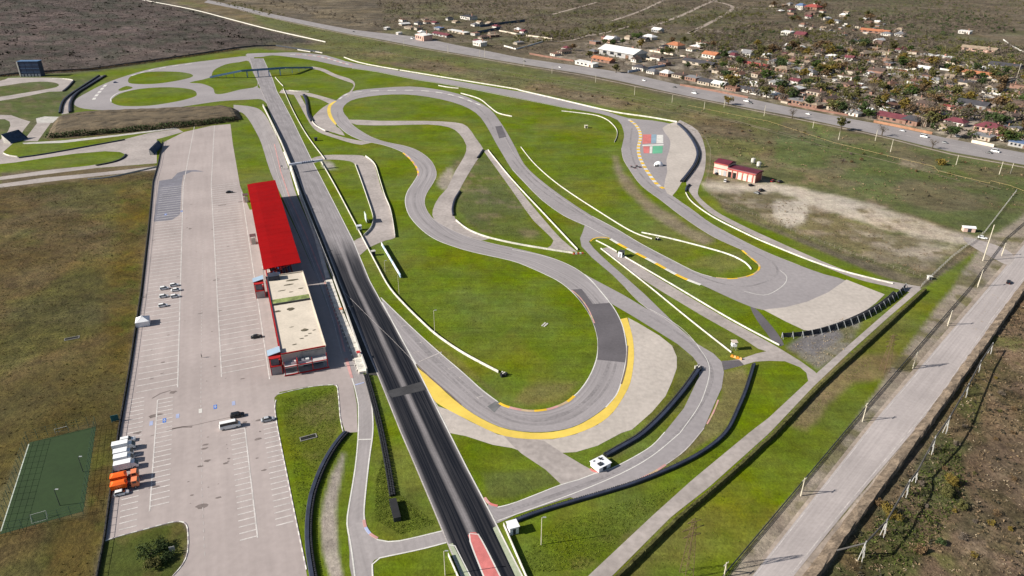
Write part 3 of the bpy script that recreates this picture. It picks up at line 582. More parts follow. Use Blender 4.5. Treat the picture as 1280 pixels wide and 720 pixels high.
kerb('', '504,191 514,200 521.5,211 523,220', 1.1, 6, [YELPAINT2, PINKP], .1)
kerb('', '624,504 634,508.5 655,513 672,513.5 690,510.5 708,503 718,495', 1.2, 4.5, [YELPAINT2, PINKP, mat('kerb_tan', (.45, .33, .2), .85)], .1)
kerb('', '928,313 942,325 949.5,332 946,340 934,345.5 915,348.5 895,347', 1.0, 5, [YELPAINT2, mat('kerb_tan', (.45,)*3)], .1)
kerb('', '738,301.5 743,298 752,296.5 762,298', .8, 4, [YELPAINT2], .1)
kerb('', '455,650 457,659 463,667.5 472,673', .9, 2.6, [PINKP, LILAC], .1)
kerb('', '606,622 612,629.5 622,632.5', .9, 2.6, [PINKP, REDP], .1)
kerb('', '884,530 892,515 898,500', .6, 3.5, [PINKP, mat('kerb_tan', (.45,)*3)], .08)
kerb('', '800,599 818,590 832,581', .9, 3.5, [PINKP, mat('kerb_tan', (.45,)*3)], .08)
kerb('', '738,586 742,589 749,590', .9, 2.4, [REDP, WHITEP], .08)
kerb('', '715,363 725,372 735,386 743,404', .7, 3.5, [PINKP, mat('kerb_tan', (.45,)*3)], .08)
kerb('', '139,127 139,122.5 148,116 165,112', 1.1, 8, [WHITEP], .08)
for s_ in ('345,500 343.5,510 347,535 357,585 369,645 383,712', '132,676 150,670 180,662 214,653 226,652 233,656 235,668 234.5,690 228,706 216,720'):
    kerb('', s_, .35, 1.6, [WHITEP, mat('kerb_grey', (.34,)*3)], .15, n=2)
kerb('', '347,493 385,484 415,481 422,485 425,520 429,540', .35, 1.8, [WHITEP, mat('kerb_grey', (.34,)*3)], .15, n=2)
# ------------------------------------------------------------------ concrete walls
def cwall(label, line, h=1.0, wd=.45, m=WALLW, n=4, name='concrete_wall', cap=None, group=None):
    pl = pts(line); my = sum(p[1] for p in pl)/len(pl)
    if name == 'concrete_wall' and my > 60: h *= .98 if pl[0][0] < 640 else .62; wd *= .62 if m is WALLW else 1.0
    g = resample(gl(line, n), step=4.0); o0 = g[0].copy()
    mb = MB().wall([p-o0 for p in g], wd, 0, h)
    o = mb.build(name, m); o.location = o0; tag(o, label, 'wall', group)
    return o
cwall('white wall along the grass strip beside the drag strip, past the footbridge', '354,111 367,140 384,170 406,199.5')
cwall('long white wall curving from the start gantry along the infield to a tyre bundle', '401,202 420,235 449,290 470,330 486,359 504,380 525,401 546,420 575,440 600,454 623,466', 1.1, .5)
cwall('white wall from the escape road down the straight path to the red block', '610,188 640,225 680,268 722,313')
cwall('white wall following the lower bend outside the S curves', '570,276 585,287.5 607,296.5 640,304.5 677,311 716,317')
cwall('long white wall along the infield above the middle straight', '651,184 670,207 702,234 752,267 790,290 815,299', 1.0, .5)
cwall('whitish ribbed wall crossing the grass inside the eastern hairpin', '802,291 840,299 890,312 915,320 932,329 939,337', 1.0, .5, mat('ribbed_white', (.62, .61, .55), .85, .3, .5, .2, 3))
cwall('white wall behind the yellow and white kerb of the middle straight', '780,321 845,359 914,400 974,432', 1.0, .55)
cwall('short white wall at the road fork, before the marshal cabin', '745,301 758,307.5 771,315', 1.0, .5)
cwall('white wall beside the return road, ending at the orange marker', '751,311 812,359 862,400 914,441', 1.0, .5)
cwall('long white wall outside the eastern hairpin, along the service road', '857,241 865,253 890,271 925,289 960,305 1035,334 1116,355', 1.1, .55)
cwall('long white wall along the back straight above the infield', '430,72 460,81 545,95.5 640,111 652,114 700,125 765,140 812,147 846,153', 1.2, .7)
cwall('short white wall on the grass between back straight and upper loop', '548,107.3 560,109.5 573,110.8', 1.0, .6)
cwall('white wall outside the upper loop bending to the back infield', '576,117 599,124 612,134 623,142 640,146', 1.0, .6)
cwall('white wall inside the bend of the back straight', '702,139 725,141.5 745,144.5 757,149 765,155 771,163 771,171 768,178', 1.1, .6)
cwall('dark edged wall on the inner side of the escape lane loop', '444,206 450,222 458,245 466,270 465.5,281 462,288 455,295', 1.1, .45)
cwall('pale wall on the outer side of the escape lane loop', '457,196 464,201 469.5,208 474,222 481,245 488,262 492,282 494,297', 1.2, .45)
cwall('white perimeter wall between brown scrub field and highway strip', '150,-7 178,0 240,12 290,25 340,38 407,53', 1.5, .6)
cwall('two white wall pieces above the back straight kerb, western piece', '372,62.6 388,65.2', 1.2, .8)
cwall('two white wall pieces above the back straight kerb, eastern piece', '391,64.6 403,66.6', 1.2, .8)
cwall('white wall west of the drag strip bottom end', '560.5,695 571,719 590,762', 1.2, .35)
cwall('white wall east of the drag strip bottom end', '629.5,657 655,716 675,762', 1.2, .35)
cwall('grey wall bounding the pit lane from the drag strip', '329,133 340,155 352,180 365,212 373,240 395,293 418,351 429,381 439,410 453,450 459,467', 2.4, .7, WALLG, n=1)
cwall('pale wall beside the pit entry bend', '328.5,133 336,148 346,170', 1.0, .4)
cwall('short white wall at the service road gate near the footbridge', '361,113.6 372,114.5 386,114.6', 1.1, .6)
cwall('white guard wall on the far side of the upper gravel bed', '384,140 392,154.5 400,160.5 407,164', 1.0, .5)
cwall('white wall end by the footbridge eastern foot', '344,97 350,104 354,108', 1.0, .5)
cwall('low wall along the southern edge of the kart track', '110,224.5 140,221.5 196,209', 1.0, .5, WALLG)
cwall('pale kart track wall rounding its upper loop', '62,98.6 78,98.8 88,99.8 91.5,101', 1.0, .7)
cwall('white kart track wall at the left bend', '4,192 11,195 22,196.6', 1.0, .6)
# ------------------------------------------------------------------ tyre walls
def tyrewall(label, line, rows=3, h=1.15, n=4, belt=True, name='tyre_barrier'):
    g = gl(line, n); o0 = g[0].copy(); root = empty(name, o0, 0, label, 'barrier'); h *= .78
    c = resample(g, step=.72); mb = MB()
    for i, p in enumerate(c[:-1]):
        d = (c[i+1]-p).normalized(); nr = Vector((d.y, -d.x, 0))
        for r in range(rows):
            q = p-o0+nr*(r-(rows-1)/2)*.66+d*random.uniform(-.05, .05); hh = h+random.uniform(-.04, .05)
            rg = []
            for z, rad in ((0, .31), (hh*.9, .335), (hh, .24)):
                rg.append([(q.x+rad*math.cos(a*1.0472), q.y+rad*math.sin(a*1.0472), z) for a in range(6)])
            mb.loft(rg)
    o = mb.build('tyre_stacks', TYRE, root); o['kind'] = 'stuff'
    if belt:
        mb = MB(); gg = [p-o0 for p in resample(g, step=3.0)]
        wd = rows*.33+.02
        mb.profile(gg, [(wd, .1), (wd+.06, h*.9), (wd-.1, h+.09), (-wd*.1, h+.1)])
        mb.build('conveyor_belt', BELT, root)
    return root
tyrewall('long navy belted tyre barrier outside the return road sweep', '644,652 670,642 700,632.5 760,615 800,602 850,581 885,561 908,540 922,512 932,488 942,456', 2, 1.2)
tyrewall('navy tyre barrier across the grass between gravel trap and return road', '757,570 780,557 800,545 822,525 842,503 858,483 872,463', 3, 1.2)
tyrewall('curved dark tyre barrier beside the pit exit gravel bed', '433,542 424,552 415,565 405,583 397,602 390,625 386.5,655 387,685 392,720 400,760', 3, 1.2)
tyrewall('black tyre barrier between pit exit lane and drag strip grass', '458,470 465,495 472,522 478,548 486,590 491,622', 3, 1.15, belt=False)
tyrewall('dark tyre barrier round the eastern gravel trap', '848,155.5 858,164.5 868,178.5 872.7,192 869.5,205 861.5,217 852.5,228', 4, 1.6)
tyrewall('black tyre barrier at the western gravel bed of the upper loop', '380,119 383,126 384.5,135 386,144 390,152', 4, 1.6)
tyrewall('short dark tyre barrier at the service road mouth by the eastern run-off', '862,231.5 858.5,235 857.5,240', 2, 1.2)
tyrewall('black tyre barrier inside the infield escape road bend', '575,240 569,250 566,262 567,270', 2, 1.1)
tyrewall('dark tyre barrier along the western loop service lane', '124,95 102,109.5 86,120.5 78,129.5 75,142', 3, 1.6)
tyrewall('dark tyre barrier on the track side of the western service lane', '132,95 110,108.5 95.5,118 88.5,129 88,141', 4, 1.7)
tyrewall('black tyre barrier at the end of the upper kart loop', '92.5,101.5 86.5,108.5 79.5,114.5', 3, 1.4)
tyrewall('low black tyre line along the kart track grass tongue', '157.5,193.5 154,198 142,203 120,207.5', 2, 1.0)
tyrewall('black tyre line along the kart track upper straight', '24,197.5 56,193 112,183 156,175', 2, 1.0)
tyrewall('short tyre line across the infield path junction', '604,188 600,194 597,198', 2, 1.1)
def tyre_bundle(label, x, y, n=7):
    o0 = G(x, y); root = empty('tyre_bundle', o0, 0, label, 'tyres')
    for i in range(n):
        a = i*2.4; r = .9*math.sqrt(i/n)*1.6; mb = MB()
        for z in (0, .3, .6, .9):
            mb.loft([[(r*math.cos(a)+k*math.cos(t*.785), r*math.sin(a)+k*math.sin(t*.785), zz) for t in range(8)] for zz, k in ((z, .3), (z+.06, .34), (z+.22, .34), (z+.28, .28))])
        mb.build('tyre_stack', TYRE if i % 3 else WALLW, root)
tyre_bundle('round bundle of black and white tyres at the end of the long infield wall', 629, 469.5, 9)
tyre_bundle('black tyre bundle at the lower end of the gravel trap barrier', 873, 461.5, 12)
tyre_bundle('small tyre bundle ending the wall above the middle straight', 822, 300)
tyre_bundle('tyre bundle closing the guard wall below the upper loop gravel', 409, 165)
# dark steel container block and catch fence by the pit exit barrier
root = empty('marshal_container', G(494, 640), R(-72), 'long black container on the grass at the end of the pit exit barrier', 'container')
MB().box(0, 0, .1, 1.5, 8, 2.0).build('body', STEELD, root); MB().box(0, 0, 1.5, 1.6, 8.1, 2.1).build('roof', mat('black_roof', (.02, .02, .022), .8), root)
for i in range(7): MB().box(-3.3+i*1.1, -1.03, .2, 1.4, .12, .06).build('rib', STEELD, root)
# ------------------------------------------------------------------ slatted debris fence south-east
def debris_fence(label, line, h, post_m, panel_m, step, n=4, lean=0.0, name='debris_fence', stay=0.0, pw=.12):
    g = resample(gl(line, n), step=step); o0 = g[0].copy(); root = empty(name, o0, 0, label, 'fence')
    for i, p in enumerate(g):
        d = (g[min(i+1, len(g)-1)]-g[max(i-1, 0)]).normalized(); nr = Vector((d.y, -d.x, 0)); q = p-o0
        mb = MB().tube(q, q+Vector((0, 0, h+.3)), pw, pw, 5)
        if stay: mb.tube(q+nr*stay, q+Vector((0, 0, h+.2)), pw*.8, pw*.8, 4)
        mb.build('post', post_m, root)
        if i < len(g)-1:
            r = g[i+1]-o0; e = d*.12
            b = MB(); n2 = nr*.05
            b.add([q+e+n2, r-e+n2, r-e+n2+Vector((0, 0, h)), q+e+n2+Vector((0, 0, h)), q+e-n2, r-e-n2, r-e-n2+Vector((0, 0, h)), q+e-n2+Vector((0, 0, h))],
                  [(0, 1, 2, 3), (7, 6, 5, 4), (3, 2, 6, 7), (0, 3, 7, 4), (1, 5, 6, 2)])
            b.build('panel', panel_m, root)
    return root
debris_fence('dark panel catch fence with pale posts curving round the south-east gravel trap', '977,422 1000,420.5 1025,416 1050,409 1080,397 1105,382 1122,369 1131,360', 2.2, STEELL, mat('dark_panel', (.035, .038, .05), .7, .3, .4), 4.4, stay=1.6, pw=.16)
tyrewall('low black tyre row in front of the panel catch fence', '985,419 1010,416.5 1045,407 1078,393 1103,378.5 1118,366', 2, 1.1, belt=False)
# thin see-through fences: posts and rails
def rail_fence(label, line, h, m, step=5.0, n=2, rails=3, name='wire_fence', pr=.07, mesh=False, rr=.03):
    g = resample(gl(line, n), step=step); o0 = g[0].copy(); root = empty(name, o0, 0, label, 'fence')
    mb = MB()
    for p in g: q = p-o0; mb.box(q.x, q.y, 0, h, pr*2, pr*2)
    mb.build('posts', m, root)['kind'] = 'stuff'
    for k in range(rails):
        z = h*(k+1)/rails-.08; mb = MB().wall([Vector((p.x-o0.x, p.y-o0.y, 0)) for p in g], rr, z, z+rr*1.6); mb.build('rail', m, root)
    return root
GRNF = mat('green_fence', (.05, .10, .075), .6, .2, .5)
rail_fence('dark fence along the western edge of the car park', '204,176 198,207 192,227 186,290 177,365 163,458 149,540 140,607 131,675 122,722 112,775', 1.5, STEELD, 3.0, 1, 2, rr=.05, pr=.06)
MBw = cwall('dark low plinth under the car park fence', '203,178 197,207 191,228 185,290 176,366 162,459 148,541 139,608 130,676 121,722', .65, .5, mat('dark_plinth', (.035, .03, .026), .9), n=1, name='plinth_wall')
rail_fence('thin dark fence between green verge and eastern road', '1300,262 1256,300 1212,360 1160,420 1110,478 1056,541 960,655 905,720 880,752', 1.0, STEELD, 3.0, 1, 3, rr=.09, pr=.05)
rail_fence('wire fence with pale posts around the maintenance yard', '838,158 872,165 888,188 884,225 880,236 900,251 960,277 1060,317 1150,346', 1.7, mat('weathered_post', (.26, .23, .18), .9), 3.2, 2, 2, rr=.02, pr=.06)
rail_fence('fence across the grass from the gravel yard down to the hedge', '1270,240 1230,292 1190,322 1152,358', 1.8, WALLG, 3.0, 1, 3, rr=.05, pr=.08)
rail_fence('dark boundary fence between scrub field and western track', '-40,101 30,92 110,88 160,81 225,72 300,60.5 320,58.5 345,58 400,66', 2.2, STEELD, 6.0, 1, 5, rr=.25, pr=.15)
# ------------------------------------------------------------------ grandstand with the red canopy
RED = mat('red_roof_metal', (.245, .0012, .0016), .75, .07, .1, .04, .5, spec=.08, coord='object', stretch=(.17, .02, 1, .08))
REDF = mat('red_frame_paint', (.42, .02, .02), .5, .1, .3); CREAM = mat('cream_roof_membrane', (.56, .49, .40), .85, .10, .12, .06, 1.2)
NAVY = mat('shaded_blue_glass', (.03, .05, .09), .2, .1, .3, spec=.5); GREYW = mat('grey_wall', (.36, .36, .37), .8, .15, .3, .1, 2)
AXU = U; AXV = V_                                     # along the straight (towards the south) and across it (towards the strip)
BRr = G(376, 328, 10.7); BR = Vector((BRr.x, BRr.y, 0))
TRr = G(344, 225, 10.7); Lr = (TRr-BRr).length; Wr = 17.0
RZ = math.atan2((BRr-TRr).y, (BRr-TRr).x)              # local x = along the straight to the south, local y = towards the strip
gs = empty('grandstand', (TRr.x, TRr.y, 0), RZ, 'grandstand with a long bright red metal canopy beside the drag strip', 'grandstand')
mb = MB(); k = 24
for i in range(k+1):                                   # canopy: gentle fold, front edge higher
    pass
mb.loft([[(x, 0, 10.7), (x, 0, 10.45), (x, -Wr*.72, 10.0), (x, -Wr, 9.55), (x, -Wr, 9.8), (x, -Wr*.72, 10.28)] for x in (0, Lr)])
can = mb.build('canopy', RED, gs)
for i in range(1, 22):
    x = Lr*i/22; m2 = MB().loft([[(x+e, -.2, 10.7), (x+e, -Wr*.72, 10.275), (x+e, -Wr+.2, 9.81), (x+e, -Wr+.2, 9.835), (x+e, -Wr*.72, 10.30), (x+e, -.2, 10.725)] for e in (-.04, .04)])
    m2.build('roof_seam', RED, can)
for i in range(12):
    x = 1.5+(Lr-3)*i/11
    MB().tube((x, -Wr+1.2, 0), (x, -Wr+1.2, 9.6), .22).build('column', REDF, gs); MB().tube((x, -Wr+1.2, 7), (x, -2, 10.35), .16).build('canopy_strut', REDF, gs)
for r in range(8):                                      # seating tiers facing the strip
    mb = MB().box(Lr/2, -4.2-r*1.25, 0, 2.2+r*.55, Lr-2, 1.25); mb.build('seating_tier', WALLG if r % 2 else GREYW, gs)
    mb = MB().box(Lr/2, -4.0-r*1.25, 2.2+r*.55, 2.55+r*.55, Lr-6, .45); mb.build('seat_row', mat('blue_seat', (.05, .10, .25), .6) if r % 2 else mat('red_seat', (.35, .03, .03), .6), gs)
MB().box(Lr/2, -14.4, 0, 7.2, Lr-1, .4).build('back_wall', mat('pale_wall', (.56, .50, .44), .8, .1), gs)
for i in range(16): MB().box(5+i*(Lr-10)/15, -14.68, 1.0, 3.2, 3.2, .12).build('window', GLASS, gs)
# stair towers on the car-park side
def stair(name, x, y, label):
    p = G(x, y); r = empty(name, p, RZ, label, 'stair tower')
    for sx in (-1.8, 1.8):
        for sy in (-1.4, 1.4): MB().box(sx, sy, 0, 4.6, .22, .22).build('post', REDF, r)
    MB().box(0, 0, 4.5, 4.7, 4.2, 3.2).build('roof', mat('stair_roof', (.10, .05, .05), .8), r)
    for q in range(7): MB().box(-1.4+q*.45, 0, .0, .3+q*.55, .42, 2.2).build('step', WALLG, r)
    for z in (1.6, 3.2): MB().box(0, -1.42, z, z+.12, 3.8, .06).build('rail', REDF, r)
stair('stair_tower', 308, 252, 'small red framed stair tower by the north end of the canopy')
stair('stair_tower', 317.5, 304, 'small red framed stair tower halfway along the canopy')
# ------------------------------------------------------------------ pit building with the cream flat roof
HB = 7.2
a_tr = G(378, 340, HB); a_br = G(406, 433, HB); a_tl = G(333.5, 350, HB)
pb = empty('pit_building', (a_tr.x, a_tr.y, 0), RZ, 'two storey pit building with cream flat roof, red frame and roof terrace', 'building')
Lp = (a_br-a_tr).length; dv = (a_tl-a_tr); Wp = abs((dv-AXU*dv.dot(AXU)).length); Wp = min(max(Wp, 14), 19)
MB().box(Lp/2, -Wp/2, 0, HB-.35, Lp, Wp).build('wall', mat('pit_wall', (.47, .43, .40), .8, .1, .2), pb)
rf = MB().box(Lp/2, -Wp/2, HB-.35, HB, Lp+.5, Wp+.5).build('roof', CREAM, pb)
for (x, y, sx, sy) in ((Lp/2, .2, Lp+.5, .3), (Lp/2, -Wp-.2, Lp+.5, .3), (-.15, -Wp/2, .3, Wp), (Lp+.15, -Wp/2, .3, Wp)):
    MB().box(x, y, HB+.003, HB+.5, sx, sy).build('parapet', REDF if sx > 1 and y < 0 or x > 5 and sx < 1 else CREAM, rf)
xg = Lp*.375                                            # the step in the roof where moss grows
MB().box(xg, -Wp/2, HB+.01, HB+.10, 5.2, Wp-.6).build('moss_strip', mat('roof_moss', (.20, .24, .08), .95, .5, .35, .3, 2), rf)
MB().box(xg+2.9, -Wp/2, HB+.01, HB+.75, .5, Wp-.6).build('roof_step', mat('dark_flashing', (.06, .06, .06), .8), rf)
def blob(x, y, rx, ry):
    mb = MB(); n = 12; P = [(x+rx*(.75+.4*random.random())*math.cos(t*6.283/n), y+ry*(.75+.4*random.random())*math.sin(t*6.283/n), HB+.012) for t in range(n)]
    mb.add(P, [tuple(range(n))]); mb.build('damp_stain', mat('damp_stain', (.10, .085, .055), .7, .3, .6), rf)
for f_, y, rx, ry in ((.10, -6, 1.0, 3.0), (.16, -8, .7, 2.4), (.23, -12, .5, 2.0), (.27, -8, .5, 1.0), (.24, -3, .6, 1.2), (.50, -16, 1.0, 1.4), (.50, -10, 1.6, 1.6), (.78, -6.5, 1.2, 1.7), (.87, -8.5, .4, 1.0), (.85, -6.5, .4, .8), (.83, -4.6, .4, .8), (.92, -12, .5, .9), (.72, -11.5, .3, .9), (.80, -2.5, .4, .7)): blob(Lp*f_, y*Wp/18.0, rx, ry)
MB().box(2.6, -Wp+3.2, HB+.02, HB+2.2, 4.2, 5.0).build('roof_housing', mat('navy_box', (.035, .04, .06), .6), rf)
for i in range(9):                                      # car-park facade
    x = 3+(Lp-6)*i/8
    MB().box(x, -Wp-.33, 0, HB-.36, .35, .5).build('pilaster', REDF, pb)
for i in range(8):
    x = 3+(Lp-6)*(i+.5)/8
    for z in (1.0, 4.2): MB().box(x, -Wp-.1, z, z+1.9, 4.2, .26).build('window', GLASS, pb)
for i in range(11):                                     # garage doors and glazing on the pit side
    x = 3+(Lp-6)*i/10
    MB().box(x, .08, 0, 3.2, 4.6, .3).build('garage_door', mat('garage_blue', (.06, .12, .22), .5, .1), pb); MB().box(x, .06, 4.0, 6.2, 5.2, .22).build('window', NAVY, pb)
# southern end: stacked glazed balconies in a red frame
MB().box(Lp+2.2, -Wp/2, 0, .35, 4.4, Wp+.6).build('terrace_floor', GREYW, pb)
MB().box(Lp+2.2, -Wp/2, 3.4, 3.7, 4.4, Wp-.4).build('balcony', mat('balcony_floor', (.50, .47, .46), .8, .1), pb)
for y in (-.3, -Wp*.36, -Wp*.7, -Wp+.2):
    MB().box(Lp+4.3, y, 0, HB-1.2 if y < -.5 else HB-.4, .3, .3).build('post', REDF, pb)
MB().box(Lp+4.32, -Wp/2, 3.75, 4.0, .28, Wp+.1).build('frame_beam', REDF, pb); MB().box(Lp+4.32, -Wp/2, .05, .5, .34, Wp+.4).build('plinth', REDF, pb)
MB().box(Lp+.18, -Wp*.30, 3.75, 6.6, .3, Wp*.5).build('window', mat('pale_glass', (.30, .30, .30), .3, .2, .5), pb)
MB().box(Lp+.18, -Wp*.3, .4, 3.2, .28, Wp*.5).build('window', NAVY, pb)
MB().box(Lp+2.8, -Wp*.62, 3.72, 4.5, .15, Wp*.42).build('glass_balustrade', mat('white_glass', (.6, .6, .62), .3, .2, .6), pb)
MB().box(Lp+2.2, -Wp*.68, 3.72, 5.4, 2.6, .2).build('partition', REDF, pb)
for y, mm in ((-Wp*.45, 'furn_white'), (-Wp*.56, 'furn_grey'), (-Wp*.75, 'furn_white')): MB().box(Lp+1.6, y, 3.72, 4.5, 1.4, 1.3).build('terrace_furniture', mat(mm, (.6, .6, .58) if 'w' in mm[5:] else (.2, .2, .22), .7, .3, 1.0), pb)
# corner towers with blue-grey sloping roofs
def tower(x, y, label, dx=0):
    p = G(x, y); r = empty('corner_tower', p, RZ, label, 'tower')
    MB().box(0, 0, 0, 3.4, 6.0, 4.2).build('wall', mat('tower_wall', (.30, .28, .29), .8, .15), r)
    for sx in (-2.9, 2.9):
        for sy in (-2.0, 2.0): MB().box(sx, sy, 0, 7.4, .3, .3).build('post', REDF, r)
    for z in (3.4, 6.9): MB().box(0, 0, z, z+.3, 6.2, 4.4).build('frame_beam', REDF, r)
    MB().loft([[(sx, -2.4, 7.3), (sx, 2.4, 8.3), (sx, 2.4, 8.5), (sx, -2.4, 7.5)] for sx in (-3.4, 1.0)]).build('roof', mat('blue_sheet_roof', (.34, .44, .54), .45, .1, .2, metal=.2), r)
    MB().box(.6, -.2, 3.75, 6.5, 3.5, 3.0).build('glazing', mat('tower_glass', (.12, .13, .16), .25, .25, .6), r)
tower(326, 369, 'red framed corner tower with blue-grey roof beside the red canopy')
tower(346, 463, 'red framed corner tower with blue-grey roof at the south end of the pit building')
MB().box(Lp+3.0, -1.5, 0, 5.0, .12, .12).build('flag_pole', STEELL, pb)
# white pavilion between canopy and pit building
pv = empty('roof_pavilion', G(337, 352), RZ, 'small white canopy pavilion in the gap between red canopy and flat roof', 'pavilion')
for sx in (-1.6, 1.6):
    for sy in (-2, 2): MB().box(sx, sy, 0, 7.6, .16, .16).build('post', STEELL, pv)
MB().box(0, 0, 7.6, 7.8, 3.6, 4.6).build('roof', WALLW, pv)
# ------------------------------------------------------------------ pit wall platform: white blocks in a row
pw = empty('pit_wall', G(411, 351), 0, 'pit wall platform of white concrete blocks beside the drag strip', 'wall')
gg = resample(gl('412.5,351 423.5,384 434,410 447,442 456,467', 2), step=1.9); o0 = gg[0].copy()
for i, p in enumerate(gg[:-1]):
    q = (p+gg[i+1])*.5-o0; MB().box(q.x, q.y, 0, .95+.05*(i % 2), 1.8, 3.0, RZ).build('wall_block', WALLW if i % 5 else mat('block_warm', (.62, .57, .5), .85, .2), pw)
    if i % 2 == 0: MB().box(q.x-V_.x*1.9, q.y-V_.y*1.9, 0, .7, .8, .5, RZ).build('foot_block', WALLW, pw)
wk = cwall('pale raised walkway between pit lane and pit wall in the northern half', '356,190 366,216 376,246 394,292 410,348', .35, 2.2, mat('pale_kerb', (.62, .56, .50), .85, .15), n=1, name='pit_walkway')
# ------------------------------------------------------------------ pit boards and timing stands on the pit wall
for i, (x, y, lab) in enumerate(((426.5, 391, 'orange timing stand midway along the pit wall'), (448.5, 445.5, 'red timing stand near the south end of the pit wall'), (352.5, 211, 'small dark timing stand on the northern pit walkway'))):
    r = empty('timing_stand', G(x, y, .9 if i < 2 else .3), RZ, lab, 'stand')
    for sx in (-.7, .7):
        for sy in (-.5, .5): MB().box(sx, sy, 0, 2.0, .1, .1).build('post', STEELD, r)
    MB().box(0, 0, 2.0, 2.15, 1.8, 1.4).build('roof', [mat('orange_sheet', (.62, .18, .08), .6), mat('red_sheet', (.42, .04, .04), .6), STEELD][i], r); MB().box(0, 0, .7, .8, 1.5, .6).build('desk', WALLW, r)
# ------------------------------------------------------------------ start gantry
la, ra = G(362.5, 216), G(404.5, 210); gd = ra-la; grz = math.atan2(gd.y, gd.x); gL = gd.length
gt = empty('start_gantry', la, grz, 'white and blue start gantry spanning the straight', 'gantry')
for x in (.0, gL):
    for s in (-.6, .6): MB().tube((x, s, 0), (x, s, 6.4), .14).build('leg', STEELL, gt)
MB().box(gL/2, 0, 5.2, 6.5, gL, 1.2).build('beam', mat('gantry_white', (.50, .53, .62), .5, .08), gt)
for i in range(7): MB().box(gL*.40+i*1.25, -.63, 5.45+.1*(i % 2), 6.25-.12*(i % 3), .9, .05).build('banner_mark', mat('navy_print', (.02, .03, .12), .6), gt)
for i in range(6): MB().box(gL*.40+i*1.4, 0, 6.51, 6.53, 1.0, .8).build('banner_mark', mat('navy_print', (.02,)*3), gt)
# ------------------------------------------------------------------ footbridge
BLUE = mat('blue_steel', (.085, .165, .30), .5, .2, .3); BLUEL = mat('pale_banner', (.42, .46, .56), .6, .1)
A0, B0, C0, D0 = G(263, 97.5), G(303, 97.5), G(357, 93.5), G(390, 85.5)
fb = empty('footbridge', (B0+C0)*.5, 0, 'blue steel footbridge with long ramps crossing the straight', 'footbridge'); fo = (B0+C0)*.5
def deckseg(a, za, b, zb, nm):
    a = a-fo; b = b-fo; d = (b-a).normalized(); nr = Vector((d.y, -d.x, 0)); rg = []
    for p, z in ((a, za), (b, zb)):
        rg.append([p+nr*1.6+Vector((0, 0, z)), p-nr*1.6+Vector((0, 0, z)), p-nr*1.6+Vector((0, 0, z+.4)), p+nr*1.6+Vector((0, 0, z+.4))])
    MB().loft(rg).build(nm, WALLG if nm == 'ramp' else BLUE, fb)
    for s in (-1, 1):
        rg = []
        for p, z in ((a, za), (b, zb)):
            q = p+nr*1.6*s+Vector((0, 0, z+.4)); rg.append([q, q+nr*.08, q+nr*.08+Vector((0, 0, 1.5)), q+Vector((0, 0, 1.5))])
        MB().loft(rg).build('railing', BLUE, fb)
deckseg(A0, .0, B0, 7.0, 'ramp'); deckseg(B0, 7.0, C0, 7.0, 'deck'); deckseg(C0, 7.0, D0, .0, 'ramp')
for f_ in (.0, .33, .66, 1.0):
    p = B0.lerp(C0, .12+f_*.76)-fo
    for s in (-1.2, 1.2): MB().tube((p.x, p.y+s, 0), (p.x, p.y+s, 7), .35).build('pier', BLUE, fb)
for f_ in (.25, .5, .75):
    p = A0.lerp(B0, f_)-fo; MB().tube((p.x, p.y, 0), (p.x, p.y, 7*f_), .3).build('pier', BLUE, fb)
    p = D0.lerp(C0, f_)-fo; MB().tube((p.x, p.y, 0), (p.x, p.y, 7*f_), .3).build('pier', BLUE, fb)
for f0, f1 in ((.28, .42), (.47, .62), (.86, .98)):
    a = B0.lerp(C0, f0)-fo; b = B0.lerp(C0, f1)-fo; MB().loft([[(q.x, q.y-1.75, 7.5), (q.x, q.y-1.83, 7.5), (q.x, q.y-1.83, 8.9), (q.x, q.y-1.75, 8.9)] for q in (a, b)]).build('banner', BLUEL, fb)
# ------------------------------------------------------------------ western spectator stands
def bleacher(label, x, y, rz, L, h, dpt, m):
    r = empty('bleacher_stand', G(x, y), rz, label, 'stand'); n = 8
    for i in range(n): MB().box(0, -dpt/2+dpt*(i+.5)/n, 0 if i == 0 else h*(i-.6)/n, h*(i+1)/n, L, dpt/n-.02).build('tier', m, r)
    MB().box(0, dpt/2+.15, 0, h+1.5, L, .25).build('back_panel', m, r)
    for s in (-1, 1): MB().loft([[(s*(L/2+.1)+e, -dpt/2, 0), (s*(L/2+.1)+e, dpt/2, 0), (s*(L/2+.1)+e, dpt/2, h+1.4), (s*(L/2+.1)+e, -dpt/2, 1.0)] for e in (-.1, .1)]).build('side_panel', WALLW if s < 0 else m, r)
    return r
r = empty('spectator_tower', G(42, 95), R(4), 'dark blue block shaped tower stand beside the scrub field', 'tower')
for i in range(3): MB().box(-7.5+i*7.5, 0, 0, 17, 7.2, 9).build('bay', mat('dark_blue_cladding', (.018, .032, .07), .5, .2, .2), r)
MB().box(-12.0, 0, 0, 16.4, 1.2, 9.6).build('side_wall', WALLW, r); MB().box(0, 0, 17.0, 17.4, 24, 9.4).build('roof', BLUE, r)
for i in range(6): MB().box(-9.3+i*3.75, -4.56, .0, 3.0, 2.6, .2).build('door', mat('door_grey', (.2, .22, .26), .6), r)
for i in range(3):
    for z in (5, 9, 13): MB().box(-7.5+i*7.5, -4.55, z, z+.3, 7.2, .15).build('ledge', BLUE, r)
bleacher('dark steel bleacher stand facing the kart track', 20, 176, R(75), 16, 5.5, 7, mat('stand_blue', (.05, .08, .14), .6, .3, .4))
bleacher('narrow dark bleacher by the car park north-west corner', 196, 188, R(100), 26, 3.0, 2.4, mat('stand_blue', (.05,)*3))
